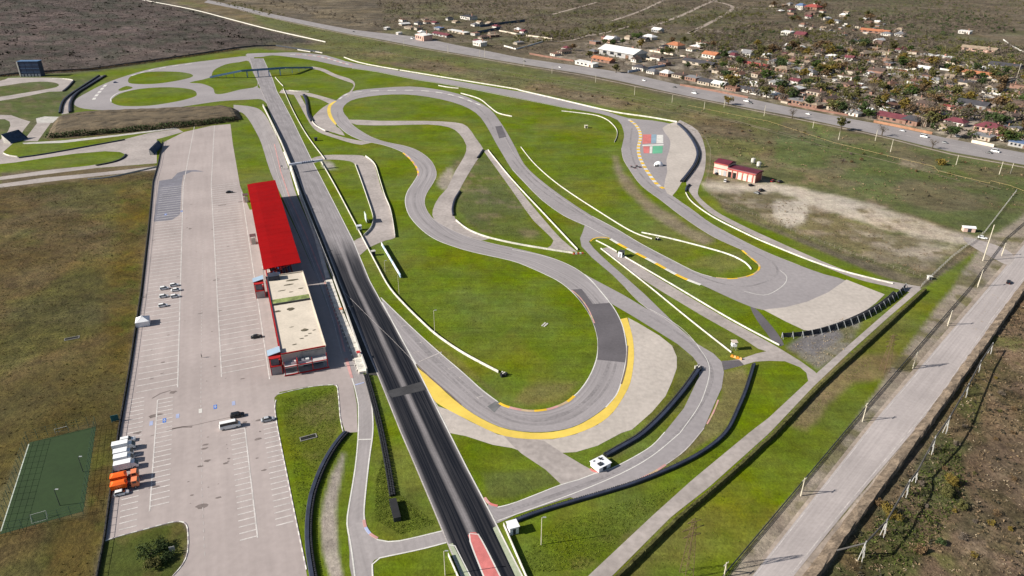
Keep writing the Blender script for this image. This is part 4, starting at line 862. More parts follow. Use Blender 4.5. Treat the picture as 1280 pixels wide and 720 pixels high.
# earth embankment with a flat top north-west of the car park
def mound():
    base = pts('58,173 64,160 70,150 100,143.5 160,140 230,137 285,134 298,138 302,150 270,154 200,161 120,168'); A = [G(*p) for p in base]
    c = sum(A, Vector())/len(A); rings = []
    for k, z in ((1, -.05), (.93, 1.8), (.85, 3.6), (.76, 4.2), (.4, 4.4)):
        rings.append([Vector((c.x+(p.x-c.x)*(1-(1-k)*.35), c.y+(p.y-c.y)*k, max(-.05, z+random.uniform(-.35, .35))))-Vector((c.x, c.y, 0)) for p in resample(A+[A[0]], 90)[:-1]])
    mb = MB().loft(rings); o = mb.build('embankment', mat('embankment_soil', (.105, .078, .046), .95, .45, .12, .35, .9, bump=.6)); o.location = (c.x, c.y, 0); tag(o, kind='structure')
mound()
# ------------------------------------------------------------------ maintenance building
mzr = G(948, 221.5)-G(894, 213.5); mrz = math.atan2(mzr.y, mzr.x)
mo = G(946, 230); mBld = empty('maintenance_building', G(893, 219), 0, 'pink and cream workshop with dark red roof in the gravel yard', 'building')
a = G(892, 217); b = G(943, 229); d = b-a; mL = d.length; mBld.location = a; mBld.rotation_euler = (0, 0, math.atan2(d.y, d.x))
PINK = mat('pink_render', (.62, .43, .36), .8, .1, .2); MAR = mat('maroon_roof', (.115, .022, .035), .5, .15, .2)
MB().box(mL*.66, 5, 0, 6.0, mL*.68, 10).build('wall', PINK, mBld); MB().box(mL*.16, 5.5, 0, 8.2, mL*.34, 11).build('tall_wing', PINK, mBld)
MB().loft([[(x, -.6, 6.0), (x, 10.6, 6.0), (x, 10.2, 6.6), (x, 5, 7.2), (x, -.2, 6.6)] for x in (mL*.335, mL*1.02)]).build('roof', MAR, mBld)
MB().loft([[(x, -.6, 8.2), (x, 11.6, 8.2), (x, 5.5, 9.8)] for x in (-.6, mL*.34)]).build('roof', MAR, mBld)
MB().box(mL*.67, -.63, 5.6, 6.2, mL*.68, .25).build('fascia', mat('red_fascia', (.42, .08, .07), .6), mBld); MB().box(mL*.16, -.63, 7.7, 8.25, mL*.35, .25).build('fascia', mat('red_fascia', (.42,)*3), mBld); MB().box(mL*.16, -.1, 4.2, 4.7, mL*.33, .3).build('fascia', mat('red_fascia', (.42,)*3), mBld)
for i, x in enumerate((.06, .16, .27)): MB().box(mL*x, -.05, .2, 3.6, mL*.07, .25).build('door', WALLW if i % 2 else GREYW, mBld)
for x in (.39, .51): MB().box(mL*x, -.06, .1, 3.9, mL*.075, .3).build('garage_opening', mat('opening_dark', (.012, .012, .012), .9), mBld)
for x in (.64, .76, .88): MB().box(mL*x, -.06, .1, 3.9, mL*.075, .22).build('garage_door', mat('door_cream', (.66, .58, .46), .7), mBld)
for x in (.45, .575, .70, .82, .945): MB().box(mL*x, -.12, 0, 5.5, .5, .35).build('pilaster', mat('red_fascia', (.42,)*3), mBld)
MB().box(mL*1.0+.08, 5, .2, 5.4, .2, 8).build('side_wall', mat('brick_red', (.30, .09, .07), .8), mBld)
for (x, y, lab) in ((941, 204.5, 'white tank on a stand behind the workshop'), (948, 209, 'second white tank behind the workshop, beside the roof end')):
    r = empty('tank', G(x, y), 0, lab, 'tank'); MB().tube((0, 0, 1.2), (0, 0, 3.8), 1.5, 1.5, 12).build('shell', WALLW, r)
    for s in ((-1, -1), (1, -1), (1, 1), (-1, 1)): MB().tube((s[0], s[1], 0), (s[0], s[1], 1.2), .12).build('leg', STEELL, r)
    MB().tube((0, 0, 3.8), (0, 0, 4.3), 1.4, .3, 12).build('lid', WALLG, r)
# ------------------------------------------------------------------ small cabins, tents, signs
def cabin(label, x, y, sx, sy, h, wm, rm, rz=RZ, name='marshal_cabin', ped=0.0, cat_='cabin', overhang=.25, gable=0.0):
    r = empty(name, G(x, y), rz, label, cat_)
    MB().box(0, 0, ped, h, sx, sy).build('wall', wm, r)
    if gable: MB().loft([[(s, -sy/2-overhang, h), (s, sy/2+overhang, h), (s, 0, h+gable)] for s in (-sx/2-overhang, sx/2+overhang)]).build('roof', rm, r)
    else: MB().box(0, 0, h+.003, h+.16, sx+2*overhang, sy+2*overhang).build('roof', rm, r)
    MB().box(sx/2+.02, 0, ped+.9, h-.5, .08, sy*.6).build('window', GLASS, r); MB().box(0, -sy/2-.02, ped+.1, min(h-.2, ped+2.0), sx*.3, .08).build('door', STEELD, r)
    if ped:
        for a_ in (-1, 1):
            for b2 in (-1, 1): MB().tube((a_*sx*.42, b2*sy*.42, 0), (a_*sx*.42, b2*sy*.42, ped), .08).build('leg', STEELL, r)
    return r
WR = mat('white_sheet', (.74, .74, .76), .5, .08)
c_ = cabin('white topped marshal post where the navy barrier meets the return road', 750.5, 583, 4.8, 4.0, 1.7, WR, WR, R(35), 'marshal_post', cat_='post')
MB().box(-.9, -.8, 1.88, 2.2, 1.5, 1.2).build('hatch', STEELD, c_)
for i in range(6): MB().box(random.uniform(-1.9, 1.9), random.uniform(.3, 1.7), 1.88, 2.05, .6, .3).build('equipment', STEELD, c_)
cabin('white box cabin beside the lower drag strip wall', 641, 664, 2.6, 2.6, 2.6, WR, WR, R(20))
cabin('white marshal cabin with dark back on the kerb side grass strip', 776.5, 320.5, 2.2, 2.6, 3.0, WR, mat('dark_back', (.05, .05, .05), .7), R(-40))
cabin('grey marshal cabin on stilts at the inner escape lane grass', 449, 287.5, 2.2, 2.6, 2.6, WR, mat('cab_roof', (.55, .56, .62), .6), RZ, ped=.6)
cabin('dark marshal cabin just behind the long infield wall', 467, 319, 1.8, 1.8, 2.4, STEELD, WALLG, RZ)
cabin('tiny black cabin on the grass north of the escape lane', 395, 176, 2.2, 2.2, 2.4, STEELD, STEELD, RZ)
cabin('cream camera cabin on the infield below the back straight', 732.5, 160, 2.6, 2.4, 2.2, mat('cream_box', (.6, .55, .42), .8), mat('cream_box', (.6,)*3), 0)
cabin('red and white block house by the eastern gravel road gate', 1210, 289, 6.0, 3.2, 2.4, mat('pink_render', (.62,)*3), WR, R(-12), gable=.8, name='gate_house')
cabin('small white hut at the corner of the hedge', 1161.5, 349, 1.6, 1.6, 1.6, WALLW, WALLW, 0, name='hut')
tn = empty('party_tent', G(179.5, 405), RZ, 'white peaked tent at the fence edge of the car park', 'tent')
MB().box(0, 0, 0, 2.3, 5.2, 5.2).build('side_sheet', WR, tn); MB().loft([[(a*2.7, b2*2.7, 2.3) for a, b2 in ((-1, -1), (1, -1), (1, 1), (-1, 1))], [(a*.6, b2*.6, 3.6) for a, b2 in ((-1, -1), (1, -1), (1, 1), (-1, 1))], [(a*.1, b2*.1, 4.2) for a, b2 in ((-1, -1), (1, -1), (1, 1), (-1, 1))]]).build('roof', WR, tn)
ig = empty('white_dome_tent', G(823, 207), 0, 'small white dome tent in the eastern gravel run-off', 'tent')
rg = [[(3.4*math.cos(q)*math.cos(t*.5236), 2.9*math.cos(q)*math.sin(t*.5236), 3.2*math.sin(q)) for t in range(12)] for q in (0, .4, .8, 1.2, 1.5)]
MB().loft(rg).build('shell', WR, ig, True)
for t in (-.5, .3): MB().box(-1.5+t*2, -2.7, .1, 1.7, .9, .5).build('opening', STEELD, ig)
# long blue-white billboard on the infield
bb = G(477, 307); be = G(501, 348); dd = be-bb; bz = math.atan2(dd.y, dd.x)
bil = empty('billboard', bb, bz, 'long narrow blue and white billboard leaning on the infield grass', 'billboard')
for i in range(10):
    MB().box(dd.length*(i+.5)/10, 0, .3, 2.0, dd.length/10-.08, .35).build('panel', [WR, mat('sky_blue_sheet', (.42, .55, .72), .5), WR, mat('sky_blue2', (.55, .65, .78), .5)][i % 4], bil)
for i in range(11): MB().tube((dd.length*i/10, .8, 0), (dd.length*i/10, .1, 1.8), .07).build('stay', STEELL, bil)
# upright advertising sign inside the escape lane loop
sg = empty('sign_board', G(457.5, 277), R(-70), 'tall pale sign board standing inside the escape lane loop', 'sign')
MB().box(0, 0, .5, 5.2, 6.5, .3).build('board', mat('sign_back', (.5, .56, .52), .6), sg)
for x in (-2.5, 0, 2.5): MB().tube((x, 0, 0), (x, 0, .5), .12).build('leg', STEELL, sg); MB().tube((x, 1.6, 0), (x, .1, 4), .09).build('stay', STEELL, sg)
# orange marker and marshal post by the patch
mk = empty('marshal_stand', G(916.5, 437), 0, 'white marshal platform with canopy at the end of the return road wall', 'stand')
for a in (-.8, .8):
    for b2 in (-.8, .8): MB().tube((a, b2, 0), (a, b2, 3.8), .07).build('leg', STEELL, mk)
MB().box(0, 0, 1.8, 2.9, 1.9, 1.9).build('cab', WR, mk); MB().box(0, 0, 3.8, 3.95, 2.4, 2.4).build('roof', mat('beige_top', (.5, .42, .36), .7), mk)
def blocks(label, x, y, m, n, rz):
    r = empty('plastic_barrier', G(x, y), rz, label, 'barrier')
    for i in range(n): MB().box(i*1.15, 0, 0, .85, 1.1, .7, 0, .7).build('barrier_block', m[i % len(m)], r)
blocks('orange plastic barrier blocks at the end of the return road wall', 915, 446, [mat('orange_plastic', (.75, .25, .03), .5), mat('orange_pale', (.7, .4, .15), .5)], 4, R(-35))
blocks('red and white plastic barrier blocks where two white walls meet', 717.5, 318, [mat('red_plastic', (.6, .12, .08), .5), WR], 5, R(10))
# stone letters / grate lying on the infield
gr = empty('drain_grate', G(681, 406), R(60), 'pale concrete drain grate lying on the infield grass', 'grate')
for i in range(3):
    for j in range(2): MB().box(-1.2+i*1.2, -.55+j*1.1, 0, .25, .8, .7).build('slab', WALLG, gr)
for (x, y, lab) in ((385.5, 547, 'dark drain pit with white rim on the grass by the kerb line'), (90, 423, 'dark rectangular drain pit in the olive field')):
    r = empty('drain_pit', G(x, y), R(25), lab, 'drain'); L2 = 5.5
    for (px, py, sx, sy) in ((0, 1.0, L2, .3), (0, -1.0, L2, .3), (-L2/2+.15, 0, .3, 1.7), (L2/2-.15, 0, .3, 1.7)): MB().box(px, py, 0, .18, sx, sy).build('rim', mat('old_rim', (.20, .19, .17), .9), r)
    MB().box(0, 0, .02, .1, L2-.6, 1.7).build('cover', mat('pit_black', (.01, .01, .01), .9), r)
# ------------------------------------------------------------------ football pitch
turf = sheet('football_pitch', '0,668 37,553 120,533 104,639', mat('artificial_turf', (.020, .042, .011), .9, .12, .1, .08, .6), .03, smooth=False)
stripe('touch_line', pts('1,664 36,555'), .3, mat('turf_line', (.42, .46, .40), .9), .045, turf, n=1)
rail_fence('tall dark mesh fence around the small football pitch', '-2,671 36,551 121,531 105,642 -2,671', 4.0, GRNF, 3.0, 1, 4, rr=.03, pr=.05)
rail_fence('green car park gate panels beside the football pitch', '140,528 149,526', 2.4, mat('teal_gate', (.02, .10, .11), .6), 1.2, 1, 6, rr=.22)
def goal(label, x, y, rz):
    r = empty('football_goal', G(x, y), rz, label, 'goal'); W = mat('goal_white', (.55, .55, .52), .5)
    for s in (-1.9, 1.9): MB().tube((s, 0, 0), (s, 0, 2.1), .06).build('post', W, r); MB().tube((s, 0, 2.1), (s, -1.3, 0), .035).build('stay', W, r)
    MB().tube((-1.9, 0, 2.1), (1.9, 0, 2.1), .06).build('crossbar', W, r); MB().tube((-1.9, -1.3, .05), (1.9, -1.3, .05), .035).build('ground_bar', W, r)
goal('white football goal on the near end of the green pitch', 50, 648, R(27)); goal('white football goal at the far end of the green pitch', 78, 541, R(207))
# ------------------------------------------------------------------ vehicles
def car_proto(kind, bm):
    "kind: dict of profile numbers; built once per colour and copied"
    r = empty('parked_car', (0, 0, -50)); L, W, H = kind['L'], kind['W'], kind['H']; hb = kind.get('hb', .52*H)
    h = L/2; w2 = W/2
    def ring(x, zlo, zhi, k): return [(x, -w2*k, zlo), (x, w2*k, zlo), (x, w2*k*.98, zhi*.75), (x, w2*k*.86, zhi), (x, -w2*k*.86, zhi), (x, -w2*k*.98, zhi*.75)]
    MB().loft([ring(-h, .38, hb*.86, .86), ring(-h+.25, .25, hb, .97), ring(-h*.3, .22, hb*1.02, 1), ring(h*.35, .22, hb, 1), ring(h-.45, .24, hb*.86, .97), ring(h, .36, hb*.66, .84)]).build('body', bm, r, False)
    a, b, c, d = kind['cab']
    MB().loft([[(x, -w2*k, z) if 0 else (x, -w2*k, z) for k in ()] or [(a, -w2*.86, hb-.02), (d, -w2*.86, hb-.02), (d, w2*.86, hb-.02), (a, w2*.86, hb-.02)] for x, z in ((0, 0),)]+[[(b, -w2*.72, H-.06), (c, -w2*.72, H-.06), (c, w2*.72, H-.06), (b, w2*.72, H-.06)]]).build('windows', GLASS, r)
    MB().loft([[(b-.05, -w2*.74, H-.07), (c+.05, -w2*.74, H-.07), (c+.05, w2*.74, H-.07), (b-.05, w2*.74, H-.07)], [(b+.1, -w2*.66, H), (c-.1, -w2*.66, H), (c-.1, w2*.66, H), (b+.1, w2*.66, H)]]).build('roof', bm, r)
    for sx in (-h*.62, h*.62):
        for sy in (-1, 1):
            wh = MB().tube((sx, sy*(w2-.2), .32), (sx, sy*(w2+.02), .32), .32, .32, 10).build('wheel', RUB, r)
            MB().tube((sx, sy*(w2+.0), .32), (sx, sy*(w2+.03), .32), .18, .18, 8).build('rim', STEELL, wh)
    for sy in (-1, 1):
        MB().box(h-.06, sy*w2*.62, hb*.5, hb*.66, .14, .3).build('headlight', mat('lamp_clear', (.7, .7, .7), .2), r); MB().box(-h+.05, sy*w2*.64, hb*.6, hb*.8, .12, .24).build('tail_light', mat('lamp_red', (.4, .02, .02), .3), r)
    return r
SED = dict(L=4.5, W=1.78, H=1.46, hb=.86, cab=(-1.75, -1.1, .35, 1.15)); HAT = dict(L=4.0, W=1.72, H=1.5, hb=.9, cab=(-1.9, -1.55, .3, 1.05)); SUV = dict(L=4.7, W=1.9, H=1.75, hb=1.02, cab=(-2.2, -1.9, .45, 1.15)); VAN = dict(L=5.9, W=2.05, H=2.5, hb=1.35, cab=(-2.85, -2.75, 1.5, 2.3))
CW = paint('car_white', (.76, .76, .75)); CK = paint('car_black', (.012, .012, .014)); CS = paint('car_silver', (.42, .43, .45)); CR = paint('car_red', (.25, .02, .02)); CG = paint('car_grey', (.10, .105, .115)); CB = paint('car_blue', (.04, .08, .2))
protos = {}
def car(x, y, heading, kind, m, label, name='parked_car', group=None, cat_='car'):
    key = (id(kind), m.name)
    if key not in protos:
        protos[key] = car_proto(kind, m); r = protos[key]
    else: r = clone(protos[key], (0, 0, 0), 0)
    r.location = G(x, y, .055); r.rotation_euler = (0, 0, heading); r.name = name
    for k_ in ('group',):
        if k_ in r: del r[k_]
    return tag(r, label, cat_, group)
AC = math.atan2(V_.y, V_.x)
for x, y, k, m, lab in ((205.5, 361.5, HAT, CW, 'white car at the back left of the loose car cluster in the car park'), (218, 357.5, HAT, CW, 'white car at the back right of the loose car cluster in the car park'), (220.5, 363.5, SED, CW, 'low white car squeezed behind another in the car park cluster'), (205, 371.5, HAT, CW, 'white car in the middle left of the car park cluster'), (219, 371.5, HAT, CW, 'white car in the middle right of the car park cluster'), (204, 383, HAT, CW, 'white car of the cluster that stands closest to the white tent'),
        (321, 422, SED, CK, 'black car parked alone beside the pit building'), (297, 520.5, SUV, CK, 'black car next to the white minibus'), (335, 525.5, SED, CS, 'silver car parked by the kerb of the grass island'), (287, 241, SED, CK, 'black car alone on the empty northern car park'), (152.5, 617.5, HAT, CW, 'white car beside the orange trucks'), (160, 551.5, SUV, CW, 'white car at the end of the row of white vans')):
    car(x, y, AC+random.uniform(-.06, .06), k, m, lab)
r = car(288, 534, AC, dict(L=6.8, W=2.2, H=2.6, hb=1.5, cab=(-3.2, -3.0, 2.0, 2.75)), CW, 'white minibus beside the black car in the car park', 'minibus', cat_='minibus')
for x, y, k, m, lab, hd in ((897, 218, SED, CK, 'dark car in front of the tall wing of the workshop', .3), (906.5, 227, SUV, CW, 'white car in the yard before the workshop', 1.2), (939, 232.5, HAT, CK, 'small dark car by the corner of the workshop', .2), (975, 228, SUV, CK, 'black car at the gravel road east of the workshop', .6), (966, 227, SED, CR, 'dark red car beside a black one east of the workshop', .7), (952, 239, SUV, CK, 'black car with white bonnet cover in the scrap corner of the yard', .5), (946, 242, HAT, CG, 'grey car in the scrap corner of the yard', 2.2), (1228, 298, SED, CW, 'white car leaving through the gravel gate', -.5), (1260.5, 353.5, SED, CK, 'dark car driving on the eastern road', R(52)), (144.5, 103.5, SED, CB, 'dark blue car on the western loop', R(20))):
    car(x, y, hd, k, m, lab)
HWA = R(-28)
def hdir(x, y): a = G(x-8, y-1.55); b = G(x+8, y+1.55); return math.atan2((b-a).y, (b-a).x)
for i, (x, y, m, k) in enumerate(((805, 101, CW, SUV), (843, 109.5, CK, SED), (868, 117, CW, VAN), (933, 127, CW, VAN), (914, 122.5, CS, SED), (938, 129.5, CK, SED), (1155, 171.5, CW, VAN), (1128, 164, CS, SED), (1181, 179, CG, SED), (1236, 191.5, CK, SED), (1244, 190, CW, VAN), (442, 40, CK, SED), (515, 48.5, CW, VAN), (655, 77, CG, SED), (700, 84.5, CW, SED), (1010, 143, CW, SED))):
    nm = {'car_white': 'white', 'car_black': 'black', 'car_silver': 'silver', 'car_grey': 'grey'}[m.name]; kk = 'van' if k is VAN else 'off-road car' if k is SUV else 'car'
    car(x, y, hdir(x, y)+(math.pi if i % 2 else 0), k, m, f'{nm} {kk} driving on the highway along the village', 'highway_'+('van' if k is VAN else 'car'), f'{nm} {kk}s on the highway', 'van' if k is VAN else 'car')
car(1197, 171, hdir(1197, 171)+1.1, SUV, CW, 'white off-road car at the mouth of the village street')
# box vans in the row by the fence
def box_van(label, x, y, L, h, cabm, boxm, rz):
    r = empty('box_van', G(x, y, .05), rz, label, 'van')
    MB().box(-L*.14, 0, .6, h, L*.70, 2.2).build('cargo_box', boxm, r); MB().box(-L*.14, 0, h+.003, h+.06, L*.70+.04, 2.24).build('roof', mat('box_roof', (.80, .80, .80), .5, .06), r)
    MB().loft([[(L*.22, -1, .4), (L*.5, -1, .4), (L*.5, 1, .4), (L*.22, 1, .4)], [(L*.22, -1, 1.25), (L*.5, -1, 1.15), (L*.5, 1, 1.15), (L*.22, 1, 1.25)], [(L*.22, -.92, 2.15), (L*.36, -.92, 2.15), (L*.36, .92, 2.15), (L*.22, .92, 2.15)]]).build('cab', cabm, r)
    MB().loft([[(L*.365, -.9, 2.08), (L*.365, .9, 2.08), (L*.49, .95, 1.25), (L*.49, -.95, 1.25)], [(L*.375, -.9, 2.12), (L*.375, .9, 2.12), (L*.505, .95, 1.27), (L*.505, -.95, 1.27)]]).build('windscreen', GLASS, r)
    MB().box(0, 0, .3, .6, L*.9, 1.6).build('chassis', STEELD, r)
    for sx in (-L*.33, L*.34):
        for sy in (-1, 1): wh = MB().tube((sx, sy*.8, .4), (sx, sy*1.08, .4), .4, .4, 10).build('wheel', RUB, r); MB().tube((sx, sy*1.08, .4), (sx, sy*1.1, .4), .2, .2, 8).build('rim', STEELL, wh)
    for sy in (-1, 1): MB().box(L*.5, sy*.75, .6, .85, .1, .3).build('headlight', mat('lamp_clear', (.7,)*3), r)
BW = mat('van_white', (.74, .74, .75), .5, .08); 
for i, (x, y, L, h, lab) in enumerate(((156, 561.5, 6.6, 3.0, 'largest white box van of the row, with a dark red rear light'), (155.5, 570, 5.6, 2.6, 'white box van second in the row behind the largest one'), (156, 577, 5.6, 2.7, 'white box van in the middle of the row with a tight gap'), (159, 585, 6.8, 2.7, 'white box van standing next to the orange trucks'))):
    box_van(lab, x, y, L, h, BW if i % 2 else CW, BW, AC)
def tipper(label, x, y, rz):
    r = empty('orange_truck', G(x, y, .05), rz, label, 'truck'); OR = mat('truck_orange', (.80, .13, .012), .45, .08, .4); OR2 = mat('truck_cab_orange', (.72, .22, .10), .45, .06)
    L = 7.6
    MB().loft([[(-3.8, -1.15, 1.1), (.4, -1.15, 1.1), (.4, 1.15, 1.1), (-3.8, 1.15, 1.1)], [(-4.0, -1.25, 2.7), (.4, -1.25, 2.7), (.4, 1.25, 2.7), (-4.0, 1.25, 2.7)]]).build('body', OR, r)
    MB().loft([[(-3.7, -1.2, 2.7), (.3, -1.2, 2.7), (.3, 1.2, 2.7), (-3.7, 1.2, 2.7)], [(-3.0, -.4, 3.15), (-.1, -.4, 3.15), (-.1, .4, 3.15), (-3.0, .4, 3.15)]]).build('body_cover', OR, r)
    for x2 in (-3, -2, -1, 0): 
        for sy in (-1, 1): MB().box(x2, sy*1.25, 1.15, 2.65, .14, .1).build('stake', OR, r)
    MB().loft([[(1.6, -1.2, .7), (3.7, -1.2, .7), (3.7, 1.2, .7), (1.6, 1.2, .7)], [(1.6, -1.2, 1.9), (3.75, -1.2, 1.9), (3.75, 1.2, 1.9), (1.6, 1.2, 1.9)], [(1.7, -1.1, 2.8), (3.3, -1.1, 2.8), (3.3, 1.1, 2.8), (1.7, 1.1, 2.8)]]).build('cab', OR2, r)
    MB().loft([[(3.36, -1.0, 2.72), (3.36, 1.0, 2.72), (3.74, 1.08, 1.98), (3.74, -1.08, 1.98)], [(3.4, -1.0, 2.74), (3.4, 1.0, 2.74), (3.79, 1.08, 2.0), (3.79, -1.08, 2.0)]]).build('windscreen', GLASS, r)
    for sy in (-1, 1): MB().box(2.6, sy*1.17, 1.95, 2.6, 1.0, .08).build('side_window', GLASS, r)
    MB().box(0, 0, .6, 1.1, 7.2, 1.0).build('chassis', STEELD, r); MB().tube((1.0, -.6, 1.2), (1.0, .6, 1.2), .35, .35, 8).build('tank', STEELD, r)
    for sx in (-2.7, -1.5, 2.6):
        for sy in (-1, 1): wh = MB().tube((sx, sy*.85, .5), (sx, sy*1.2, .5), .5, .5, 10).build('wheel', RUB, r); MB().tube((sx, sy*1.2, .5), (sx, sy*1.23, .5), .25, .25, 8).build('rim', STEELL, wh)
tipper('orange tipper truck next to the last white box van', 158, 600, AC); tipper('orange tipper truck next to the white car', 158.5, 610, AC)
def race_car(label, x, y, rz):
    r = empty('race_car', G(x, y, .06), rz, label, 'race car'); M = paint('race_black', (.02, .018, .025))
    MB().loft([[(-2, -.35, .15), (-2, .35, .15), (-2, .3, .6), (-2, -.3, .6)], [(-.4, -.75, .1), (-.4, .75, .1), (-.4, .6, .65), (-.4, -.6, .65)], [(.7, -.4, .12), (.7, .4, .12), (.7, .3, .6), (.7, -.3, .6)], [(2.3, -.15, .2), (2.3, .15, .2), (2.3, .1, .35), (2.3, -.1, .35)]]).build('body', M, r)
    MB().box(2.2, 0, .12, .2, .5, 1.7).build('front_wing', CR, r); MB().box(-2.1, 0, .8, .9, .5, 1.2).build('rear_wing', CR, r); MB().tube((0, 0, .6), (0, 0, .95), .16, .13, 8).build('helmet', CW, r)
    for sx in (-1.5, 1.5):
        for sy in (-1, 1): MB().tube((sx, sy*.6, .33), (sx, sy*.95, .33), .33, .33, 10).build('wheel', RUB, r)
race_car('dark open race car running beside the flag panels', 791.5, 209.5, R(-52)); race_car('second dark race car close to the yellow kerb', 798, 208.7, R(-52))
# ------------------------------------------------------------------ person on the car park
def person(label, x, y, rz, top, legs):
    g = empty('person', G(x, y, .05), rz, label, 'person')
    me = bpy.data.meshes.new('body'); J = [(0, 0, .95), (0, 0, 1.2), (0, 0, 1.42), (0, 0, 1.52), (.02, 0, 1.66), (.1, 0, 1.5), (-.0, .19, 1.40), (.04, .25, 1.13), (.12, .24, .9), (0, -.19, 1.40), (.0, -.26, 1.13), (.1, -.26, .9), (0, .1, .9), (.12, .11, .5), (.08, .11, .08), (.22, .12, .04), (0, -.1, .9), (-.08, -.11, .5), (-.2, -.11, .08), (-.06, -.12, .04)]
    E = [(0, 1), (1, 2), (2, 3), (3, 4), (2, 6), (6, 7), (7, 8), (2, 9), (9, 10), (10, 11), (0, 12), (12, 13), (13, 14), (14, 15), (0, 16), (16, 17), (17, 18), (18, 19)]
    J[5] = (.02, 0, 1.74); E.append((4, 5)); me.from_pydata(J, E, []); o = bpy.data.objects.new('body', me); COL.objects.link(o); o.parent = g
    m = o.modifiers.new('Skin', 'SKIN'); rad = [.15, .16, .15, .06, .10, .085, .07, .05, .04, .07, .05, .04, .1, .07, .045, .04, .1, .07, .045, .04]
    for v_, q in zip(me.skin_vertices[0].data, rad): v_.radius = (q, q)
    me.skin_vertices[0].data[0].use_root = True; s = o.modifiers.new('Sub', 'SUBSURF'); s.levels = 1; s.render_levels = 1
    me.materials.append(top)
    MB().tube((.02, 0, 1.66), (.02, 0, 1.84), .115, .07, 8).build('hair', CK, g)
person('person in dark clothes walking across the open car park', 252.3, 447, R(20), mat('dark_cloth', (.02, .02, .025), .9), None)
# ------------------------------------------------------------------ poles
def hgt(x, y, ytop):
    lo, hi = 0.0, 80.0; b = G(x, y)
    for _ in range(40):
        mid = (lo+hi)/2; d = b.y*C_+(ALT-mid)*S_; v = -b.y*S_+(ALT-mid)*C_
        if 360+FPX*v/d > ytop: lo = mid
        else: hi = mid
    return lo
def pole(label, x, y, ytop, m, r=.16, arm=0.0, name='utility_pole', brace=False, group=None, cross=True, az=0.0):
    h = hgt(x, y, ytop); root = empty(name, G(x, y), az, label, 'pole', group)
    MB().tube((0, 0, 0), (0, 0, h), r*1.15, r*.75, 8).build('shaft', m, root)
    if cross:
        MB().box(0, 0, h-.7, h-.5, 2.0, .14).build('crossarm', m, root)
        for s in (-.85, 0, .85): MB().tube((s, 0, h-.5), (s, 0, h-.15), .06, .05, 6).build('insulator', STEELL, root)
    if brace: MB().tube((2.2, .8, 0), (.1, 0, h*.82), r, r*.8, 6).build('brace', m, root)
    if arm:
        MB().tube((0, 0, h-.2), (arm, 0, h+.1), .06, .05, 6).build('arm', m, root); MB().box(arm, 0, h+.05, h+.2, .9, .35).build('lamp_head', STEELL, root)
    return root
EP = 'pale concrete utility pole between the dark fence and the eastern road'
for x, y, t in ((1222, 359, 337), (1184.5, 407.5, 388), (1141, 461, 440), (1078, 527, 504), (1001, 620, 597.5), (905, 721, 703)):
    pole(EP, x, y, t, CONCP, .17, brace=True, group='poles beside the eastern road', az=R(40))
pole('tall concrete mast at the junction of the gravel gate and the road', 1228.5, 326, 281, CONCP, .26, cross=False)
pole('concrete pole at the gravel road junction, beside the tall mast', 1252, 320, 304, CONCP, .17, brace=True, az=R(40))
VP = 'white concrete pole in the scrub strip along the highway'
for x, y, t in ((744.5, 103, 94), (793, 119, 108), (905, 134, 124), (955, 145, 132), (1016, 160, 151), (1048, 175, 164), (1094, 176, 162), (1113, 190, 174), (1195, 206, 194), (600, 71, 62), (606, 71.5, 60), (655, 83, 72), (560, 66, 57), (505, 58, 50), (840, 128, 119), (880, 137, 127), (1249, 218, 202), (1263, 217, 204), (690, 92, 83)):
    pole(VP, x, y, t, CONCP, .22, group='poles in the highway strip', az=R(60), cross=y > 120)
pole('tall leaning white pole above the village at the eastern street', 1271, 97, 79, CONCP, .25)
LP_ = 'thin floodlight mast standing on the infield grass'
for x, y, t in ((499, 367.5, 344), (543.5, 415, 388)): pole(LP_, x, y, t, CONCP, .10, arm=.8, cross=False, name='light_mast', group='infield masts')
pole('thin pale light mast on the lower grass beside the return road', 676.5, 681, 647, CONCP, .12, arm=.7, cross=False, name='light_mast')
pole('thin pale light mast on the grass west of the drag strip end', 556.5, 719, 689, CONCP, .12, arm=.7, cross=False, name='light_mast')
pole('thin light mast between the billboard and the long infield wall', 481.5, 340, 326, CONCP, .09, arm=.7, cross=False, name='light_mast')
pole('floodlight mast inside the western edge of the football pitch', 75, 632, 612, STEELD, .1, arm=.8, cross=False, name='light_mast')
pole('floodlight mast at the eastern side of the football pitch', 104, 590, 571, STEELD, .1, arm=.8, cross=False, name='light_mast')
for x, y, t, lab in ((378, 225, 219, 'small marker post beside the start gantry wall'), (396, 266, 260, 'small marker post on the wall halfway down the straight'), (418, 319, 312, 'small marker post near the start of the rubbered lanes'), (443, 391, 382, 'small marker post by the orange timing stand')):
    pole(lab, x-4, y, t, STEELD, .12, cross=True, name='marker_post')
